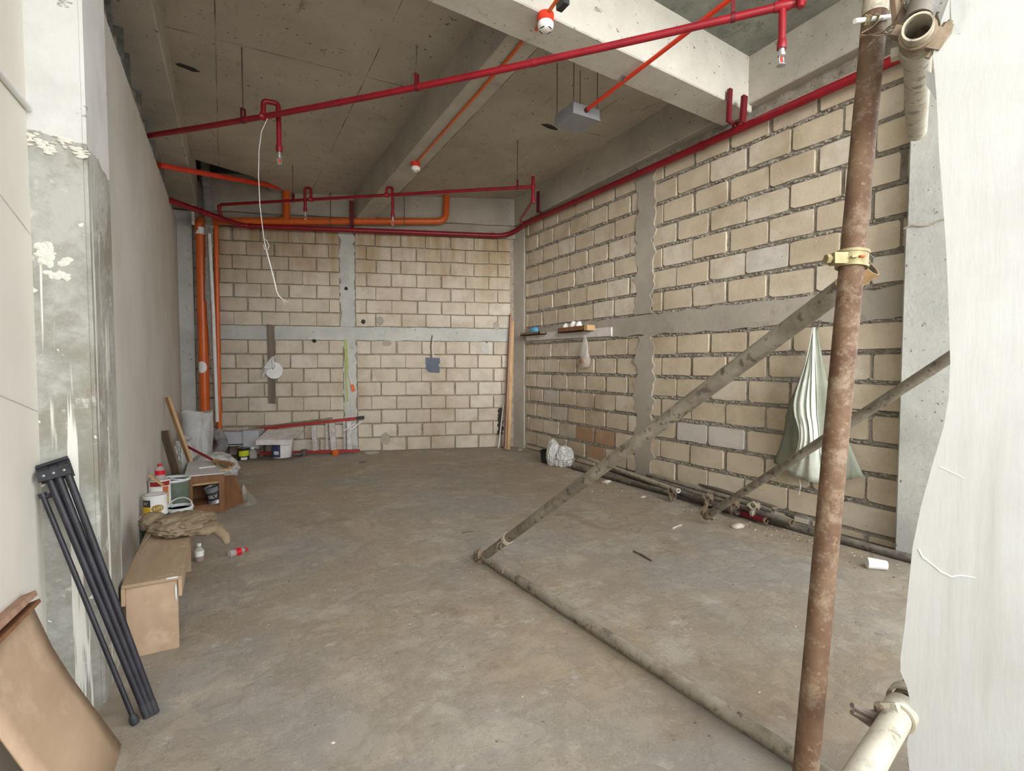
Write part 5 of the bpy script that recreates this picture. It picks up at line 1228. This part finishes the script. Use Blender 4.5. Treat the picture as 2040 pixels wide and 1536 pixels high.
for s_a in (1.575, 1.841):
    f = (s_a-0.479)/(2.141-0.479); zt = u0.z+(u1.z-u0.z)*f
    lb('rear_bar', BP(s_a, zt-0.01, 0.09), BP(s_a+0.01, 0.03, 0.14), 0.035, 0.015, M['aluminium'])
lb('brace', BP(1.925, 0.18, 0.2), BP(2.071, 0.07, 0.2), 0.022, 0.012, M['aluminium'])
lb('brace', BP(1.933, 0.36, 0.2), BP(2.102, 0.49, 0.14), 0.022, 0.012, M['aluminium']); lb('brace', BP(1.841, 0.36, 0.2), BP(2.010, 0.46, 0.16), 0.022, 0.012, M['aluminium'])
lb('brace', BP(1.841, 0.16, 0.12), BP(1.963, 0.06, 0.2), 0.022, 0.012, M['aluminium'])

# on the rear wall
bm = NB(); prism(bm, [BP(0.717, 0.80, 0.042), BP(0.819, 0.79, 0.042), BP(0.819, 2.01, 0.042), BP(0.717, 2.02, 0.042)], bin_*0.02); solo('wall_batten', bm, M['grey_wood'], 'weathered grey timber batten fixed upright on the rear block wall', 'batten', BP(0.76, 0.8, 0.042), smooth=False)
dc = V((0.677, 8.549, 1.307)); t = thing('white_disc', 'round white plate with plastic wrap hung on the timber batten', 'plate', dc)
bm = NB(); lathe(bm, [(0.125, 0), (0.132, 0.008), (0.125, 0.018), (0.0001, 0.012)], dc, bin_, 26); obj('plate', bm, M['white'], t)
bm = NB(); rows = []
for i in range(8):
    f = i/7; rows.append([dc + bin_*0.02 + bd*((-0.125+0.03*j+0.02*math.sin(j*2+i))*(1-0.75*f)-0.06*(1-f)+0.01) + Z*(0.02+0.20*f+0.012*math.sin(j*1.7)) + bin_*0.012*math.sin(j*2.3+i) for j in range(7)])
grid(bm, rows); skin('plastic_wrap', bm, M['sack_white'], t, 0.002, angle=80)
bm = NB(); rows = [[dc + bin_*0.02 + bd*(-0.08-0.03*j-0.02*i) + Z*(0.05-0.05*i-0.015*j) for j in range(3)] for i in range(4)]; grid(bm, rows); skin('torn_tail', bm, M['sack_white'], t, 0.002)
gs = V((1.676, 8.231, 1.797)); t = thing('green_strap', 'long pale green strap and string hung on the rear wall stiffener', 'strap', gs)
bm = NB(); bar(bm, gs, V((1.707, 8.220, 0.809)), 0.018, 0.004, bin_); obj('strap', bm, M['green_tape'], t, smooth=False)
bm = NB(); bar(bm, gs+bd*0.03, V((1.699, 8.225, 1.288))+bd*0.01, 0.014, 0.004, bin_); obj('strap', bm, M['green_tape'], t, smooth=False)
bm = NB(); tube(bm, [gs, V((1.673, 8.237, 0.889)), V((1.660, 8.242, 0.408))], 0.003, 5); obj('string', bm, M['green_tape'], t)
bm = NB(); tube(bm, [gs+bd*0.05, V((1.751, 8.209, 0.808)), V((1.783, 8.198, 0.405))], 0.003, 5); obj('string', bm, M['white_pvc'], t)
pa, pb_ = V((1.718, 8.205, 1.273)), V((1.766, 8.188, 1.081)); pe = V((1.794, 8.179, 0.969))
t = thing('paint_brush', 'small paint brush with orange bristles hung on the green strap', 'paint brush', pa)
bm = NB(); tube(bm, [pa, pb_], [0.007, 0.01], 8); obj('handle', bm, M['white_wood'], t)
bm = NB(); bar(bm, pb_, pe, 0.05, 0.018, bin_); obj('bristles', bm, M['orange'], t, smooth=False)
eb = V((2.976, 7.791, 1.392)); t = thing('electrical_box_cover', 'square blue grey cover plate on the rear wall under a chased cable', 'cover plate', eb)
bm = NB(); n_ = 14; rr = random.Random(6)
prism(bm, [eb+bd*x+Z*z for x, z in ((-0.115,0.12),(0.115,0.115),(0.12,0.03),(0.09,0.0),(0.115,-0.03),(0.11,-0.13),(0.0,-0.125),(-0.07,-0.115),(-0.105,-0.07))], bin_*0.008); obj('plate', bm, M['blue_grey'], t, smooth=False)
bm = NB(); tube(bm, [eb+Z*0.12-bd*0.02, V((2.947, 7.801, 1.695)), V((2.971, 7.792, 1.876))], 0.009, 8); obj('cable', bm, M['rod'], t); bm = NB(); tube(bm, [eb+Z*0.12+bd*0.01, V((2.970, 7.793, 1.696)), V((2.986, 7.787, 1.819))], 0.008, 8); obj('cable', bm, M['white_pvc'], t)
# planks in the rear right corner
plank('pinkish long plank leaning in the rear right corner beside the column', V((4.197, 7.357, 2.242)), V((3.975, 7.151, 0.010)), 0.14, 0.03, M['pink_wood'], bin_)
plank('second pale plank leaning just right of the pinkish one in the corner', V((4.210, 7.311, 2.122)), V((4.001, 7.080, 0.010)), 0.05, 0.05, M['raw_wood'], bin_)
bm = NB(); tube(bm, [V((4.079, 7.388, 0.724)), V((3.929, 7.291, 0.010))], 0.012, 8); solo('thin_stick', bm, M['white_wood'], 'thin pale stick leaning left of the pinkish plank', 'stick', (3.958, 7.344, 0.000))
bm = NB()
for i in range(7): blob(bm, V((4.040, 7.423, 0.494))+V((0.02*math.sin(i*3), 0, -0.06*i+0.12)), (0.045, 0.03, 0.05), i, 0.4, 3, 2)
solo('dark_rag', bm, M['dark_hole'], 'dark dirty rag hanging behind the thin stick in the rear corner', 'rag', (4.039, 7.423, 0.349))

# ------------------------------------------------------------------ right wall things
def wbox(name, y0, y1, z0, z1, o0, o1, m, parent, label=None):
    b = NB(); box(b, (4.35-o1, min(y0,y1), z0), (4.35-o0, max(y0,y1), z1)); return obj(name, b, m, parent, label, smooth=False)
bm = NB(); prism(bm, [V((4.335, 7.05, 1.79)), V((4.335, 4.96, 1.765)), V((4.335, 4.96, 1.878)), V((4.335, 7.05, 1.905))], (-0.022, 0, 0)); solo('shelf_board', bm, M['white_wood'], 'whitewashed board fixed flat along the right wall below the lintel', 'board', (4.32, 6, 1.77), smooth=False)
def tray(label, y0, y1, z, m, h=0.05):
    t = thing('wooden_tray', label, 'tray', (4.25, (y0+y1)/2, z)); 
    wbox('base', y0, y1, z, z+0.012, 0.04, 0.17, m, t); wbox('front_rail', y0, y1, z, z+h, 0.158, 0.17, m, t); wbox('rear_rail', y0, y1, z, z+h, 0.04, 0.052, m, t); wbox('end_rail', y0, y0-0.012, z, z+h, 0.04, 0.17, m, t); wbox('end_rail', y1, y1+0.012, z, z+h, 0.04, 0.17, m, t); return t
tray('grey wooden tray at the corner end of the whitewashed board', 7.0, 6.45, 1.86, M['old_wood'], 0.045)
t = tray('brown wooden tray on the middle of the whitewashed board', 5.95, 5.35, 1.85, M['brown_wood'], 0.07)
wbox('end_block', 5.35, 5.28, 1.853, 1.925, 0.04, 0.17, M['raw_wood'], t, 'pale orange end block')
bm = NB(); blob(bm, (4.24, 6.68, 1.93), (0.05, 0.10, 0.055), 4, 0.3, 3, 3, 1.875); solo('blue_bundle', bm, M['cyan'], 'light blue plastic bundle in the grey wooden tray', 'bundle', (4.24, 6.68, 1.875), angle=80)
for i, (y, r, lab) in enumerate(((5.83, 0.06, 'white crumpled paper ball at the corner end of the brown tray'), (5.66, 0.065, 'largest white crumpled paper ball in the middle of the brown tray'), (5.53, 0.045, 'smallest white crumpled paper ball in the brown tray'))):
    bm = NB(); blob(bm, (4.235, y, 1.925+0.01*i), (0.05, r, r*1.05), 10+i, 0.25, 3, 3, 1.864, 0.3); solo('paper_ball', bm, M['white'], lab, 'paper ball', (4.235, y, 1.864), group='paper balls in the brown tray', angle=80)
pb0 = V((4.190, 5.442, 1.793)); t = thing('plastic_bag', 'clear plastic bag hanging from the brown tray on the right wall', 'bag', pb0)
bm = NB(); rows = []
for i in range(14):
    f = i/13; wd_ = 0.02+0.10*f**0.8*(1-0.35*max(0, f-0.8)/0.2)
    rows.append([pb0 + V((0.10-0.02+0.0*f, 0, -0.43*f)) + V((-(0.02+0.07*f)*math.sin(a)*0.7, wd_*math.cos(a)*(1+0.15*math.sin(3*a+i)), 0)) for a in [2*math.pi*j/16 for j in range(16)]])
g_ = grid(bm, rows, True); bm.faces.new(g_[-1]); obj('film', bm, M['clear'], t, angle=80)
bm = NB(); blob(bm, pb0+V((0.07, 0.0, -0.35)), (0.05, 0.07, 0.07), 3, 0.3, 3, 3); obj('contents', bm, M['pink_wood'], t)

# hanging woven sack
tp_ = V((4.300, 2.372, 1.718))
t = thing('hanging_sack', 'large pale green woven sack hanging on the right block wall', 'sack', tp_)
Lp = [V(p) for p in ((4.300, 2.376, 1.709), (4.290, 2.400, 1.551), (4.270, 2.442, 1.362), (4.250, 2.520, 1.146), (4.230, 2.565, 0.957), (4.250, 2.591, 0.804), (4.280, 2.652, 0.647), (4.300, 2.713, 0.522))]
Rp = [V(p) for p in ((4.300, 2.368, 1.709), (4.290, 2.326, 1.549), (4.270, 2.275, 1.363), (4.260, 2.214, 1.161), (4.270, 2.169, 0.990), (4.280, 2.111, 0.859), (4.290, 2.046, 0.696), (4.300, 1.979, 0.533))]
def cat(L, f):
    x = f*(len(L)-1); k = min(len(L)-2, int(x)); return lerp(L[k], L[k+1], x-k)
bm = NB(); rows = []
for i in range(29):
    f = i/28; a, c = cat(Lp, f), cat(Rp, f); row = []
    for j in range(25):
        s = j/24; p = lerp(a, c, s); h = math.sin(math.pi*s)
        p = p + xin*(0.03+0.12*h*f**0.7*(1-0.55*max(0, f-0.75)/0.25) + 0.016*math.sin(s*21+f*2)*h*(1-0.5*f)) - Z*(0.10*h*max(0, f-0.6)/0.4)
        row.append(p)
    rows.append(row)
grid(bm, rows); skin('body', bm, M['sack_dark'], t, 0.003, angle=80)
bm = NB(); rows2 = []
for i in range(27):
    f = i/26*0.99; row = []; s0, s1 = 0.24-0.05*math.sin(f*6)+(0.12*math.sin((f-0.5)*9) if f > 0.5 else 0), 0.72+0.05*math.sin(f*5)
    for j in range(17):
        s = s0+(s1-s0)*j/16; p = lerp(cat(Lp, f), cat(Rp, f), s); h = math.sin(math.pi*s)
        row.append(p + xin*(0.042+0.13*h*f**0.7*(1-0.55*max(0, f-0.75)/0.25) + 0.022*noise.noise(V((j*0.42, f*1.3, 3)))*2+0.006*math.sin(j*1.9+f*4)) - Z*(0.11*h*max(0, f-0.6)/0.4))
    rows2.append(row)
grid(bm, rows2); skin('front_fold', bm, M['sack_green'], t, 0.003, angle=80, label='paler bright front fold')
bm = NB(); tube(bm, [tp_+V((0.03,0.01,0.05)), tp_, tp_+V((-0.02,0.0,-0.05))], 0.006, 6); tube(bm, [tp_+V((0.03,-0.01,0.05)), tp_+V((0,-0.004,0))], 0.004, 6); obj('tie', bm, M['rod'], t)
bm = NB(); tube(bm, [V((4.230, 2.450, 0.531)), V((4.250, 2.468, 0.439)), V((4.250, 2.453, 0.364)), V((4.250, 2.464, 0.284))], 0.0025, 5); obj('loose_thread', bm, M['white_pvc'], t)

# black bucket and white sack
bk = V((4.002, 5.928, 0.000))
t = pail('small black bucket on the floor by the right wall corner', (bk.x, bk.y), 0, 0.115, 0.17, 'black_soft', 'black_soft')
sk = V((3.977, 5.537, 0.000))
t = thing('white_sack', 'crumpled white sack slumped against the black bucket', 'sack', sk)
bm = NB(); blob(bm, sk+V((0.05,0.07,0.125)), (0.13, 0.15, 0.15), 8, 0.16, 2.2, 5, 0.0, 0.22, 0.3); obj('body', bm, M['sack_white'], t, angle=80)
bm = NB(); blob(bm, sk+V((-0.05,0.16,0.165)), (0.08, 0.09, 0.19), 2, 0.16, 2.0, 5, 0.0, 0.2, 0.3); obj('folded_side', bm, M['sack_white'], t, angle=80)

# paper cup
a, c = V((3.811, 1.731, 0.037)), V((3.883, 1.651, 0.033)); cd = (c-a).normalized()
t = thing('paper_cup', 'white paper cup lying on its side near the front column', 'cup', (a.x, a.y, 0))
bm = NB(); lathe(bm, [(0.037, 0), (0.0385, 0.002), (0.031, 0.115), (0.029, 0.115), (0.0355, 0.004)], a, cd, 20); obj('wall', bm, M['white'], t)
bm = NB(); lathe(bm, [(0.030, 0.108), (0.0001, 0.108)], a, cd, 20); obj('base', bm, M['white'], t)

# bottles on the floor
bottle('soda_bottle', 'small bottle with a little red drink standing beside the bench', (-0.178, 4.171, 0.000), (0,0,1), 0.03, 0.125, 0.3, 'white', 'white')
p0, p1 = V((0.009, 4.125, 0.027)), V((0.124, 4.194, 0.020))
bottle('soda_bottle', 'small red labelled soda bottle lying on the open floor', p0, p1-p0, 0.027, 0.135)

# sticks and plaster debris on the floor
for i, (a, c, r, m, lab) in enumerate((((2.628, 2.752, 0.006), (2.610, 2.552, 0.006), 0.006, 'dark_debris', 'thin twig on the floor in front of the tube pile'), ((3.277, 2.968, 0.008), (3.414, 2.997, 0.008), 0.009, 'debris', 'short pale stick on the floor near the long dark tube'), ((1.684, 3.765, 0.004), (1.783, 3.752, 0.004), 0.005, 'dark_debris', 'tiny dark twig on the floor left of the diagonal tube foot'), ((1.644, 7.205, 0.006), (1.748, 7.230, 0.006), 0.012, 'dark_debris', 'small dark chip on the floor in front of the ladder'))):
    bm = NB(); tube(bm, [a, lerp(a, c, 0.5)+V((0.006,0.004,0.002)), c], r, 6); solo('stick', bm, M[m], lab, 'stick', a)
rr = random.Random(21); bm = NB(); bk_ = NB()
def chip(b, x, y, s):
    q = Matrix.Rotation(rr.uniform(0, 6.3), 3, 'Z'); n = 5
    vs_ = [b.verts.new(V((x, y, 0.0005)) + q @ V((s*rr.uniform(.6,1.2)*math.cos(2*math.pi*i/n), s*0.65*rr.uniform(.6,1.2)*math.sin(2*math.pi*i/n), 0))) for i in range(n)]
    tp = b.verts.new(V((x+rr.uniform(-.3,.3)*s, y+rr.uniform(-.3,.3)*s, s*rr.uniform(.25,.6))))
    for i in range(n): b.faces.new((vs_[i], vs_[(i+1) % n], tp))
wn = wd.cross(Z).normalized(); wn = wn if wn.x < 0 else -wn
for i in range(520):
    f = rr.random()*1.02; off = abs(rr.gauss(0, 0.22))+0.02; p = lerp(w0, w1, f)+wn*off
    chip(bm if rr.random() < 0.62 else bk_, p.x, p.y, 0.004+0.012*rr.random()**2.5)
for i in range(160):
    p = lerp(w0, w1, rr.random())-wn*rr.uniform(0.05, 0.3); chip(bk_ if rr.random() < 0.5 else bm, p.x, min(p.y, 8), 0.006+0.014*rr.random()**2)
for i in range(620):
    x, y = rr.uniform(-0.3, 4.0), rr.uniform(1.0, 8.2)
    if (BP(0,0)-V((x,y,0))).dot(bin_) > -0.05: continue
    chip(bm if rr.random() < 0.7 else bk_, x, y, 0.003+0.007*rr.random()**3)
for i in range(140):
    p = BP(rr.uniform(0.6, 4.4), 0, abs(rr.gauss(0, 0.10))+0.05); chip(bm if rr.random() < 0.5 else bk_, p.x, p.y, 0.006+0.012*rr.random()**2)
o = solo('plaster_debris', bm, M['debris'], 'pale plaster crumbs scattered over the concrete floor', 'debris', smooth=False); o['kind'] = 'stuff'
o = solo('dark_debris', bk_, M['dark_debris'], 'dark dirt crumbs scattered along the walls on the floor', 'debris', smooth=False); o['kind'] = 'stuff'
for i, (p, s, lab) in enumerate((((3.899, 4.546, 0.000), 0.05, 'white plaster lump beside the tube pile under the diagonal tube'), ((3.785, 3.838, 0.000), 0.03, 'small white plaster lump in front of the pale tube end'), ((3.814, 2.733, 0.000), 0.05, 'pale plaster lump in front of the red tube stub'), ((4.177, 6.991, 0.000), 0.03, 'white plaster lump on the floor at the rear right corner'))):
    bm = NB(); blob(bm, V(p)+V((0,0,0.01)), (s*1.4, s*0.8, s*0.5), i, 0.35, 3, 2, 0.0); solo('plaster_lump', bm, M['debris'], lab, 'plaster lump', p)
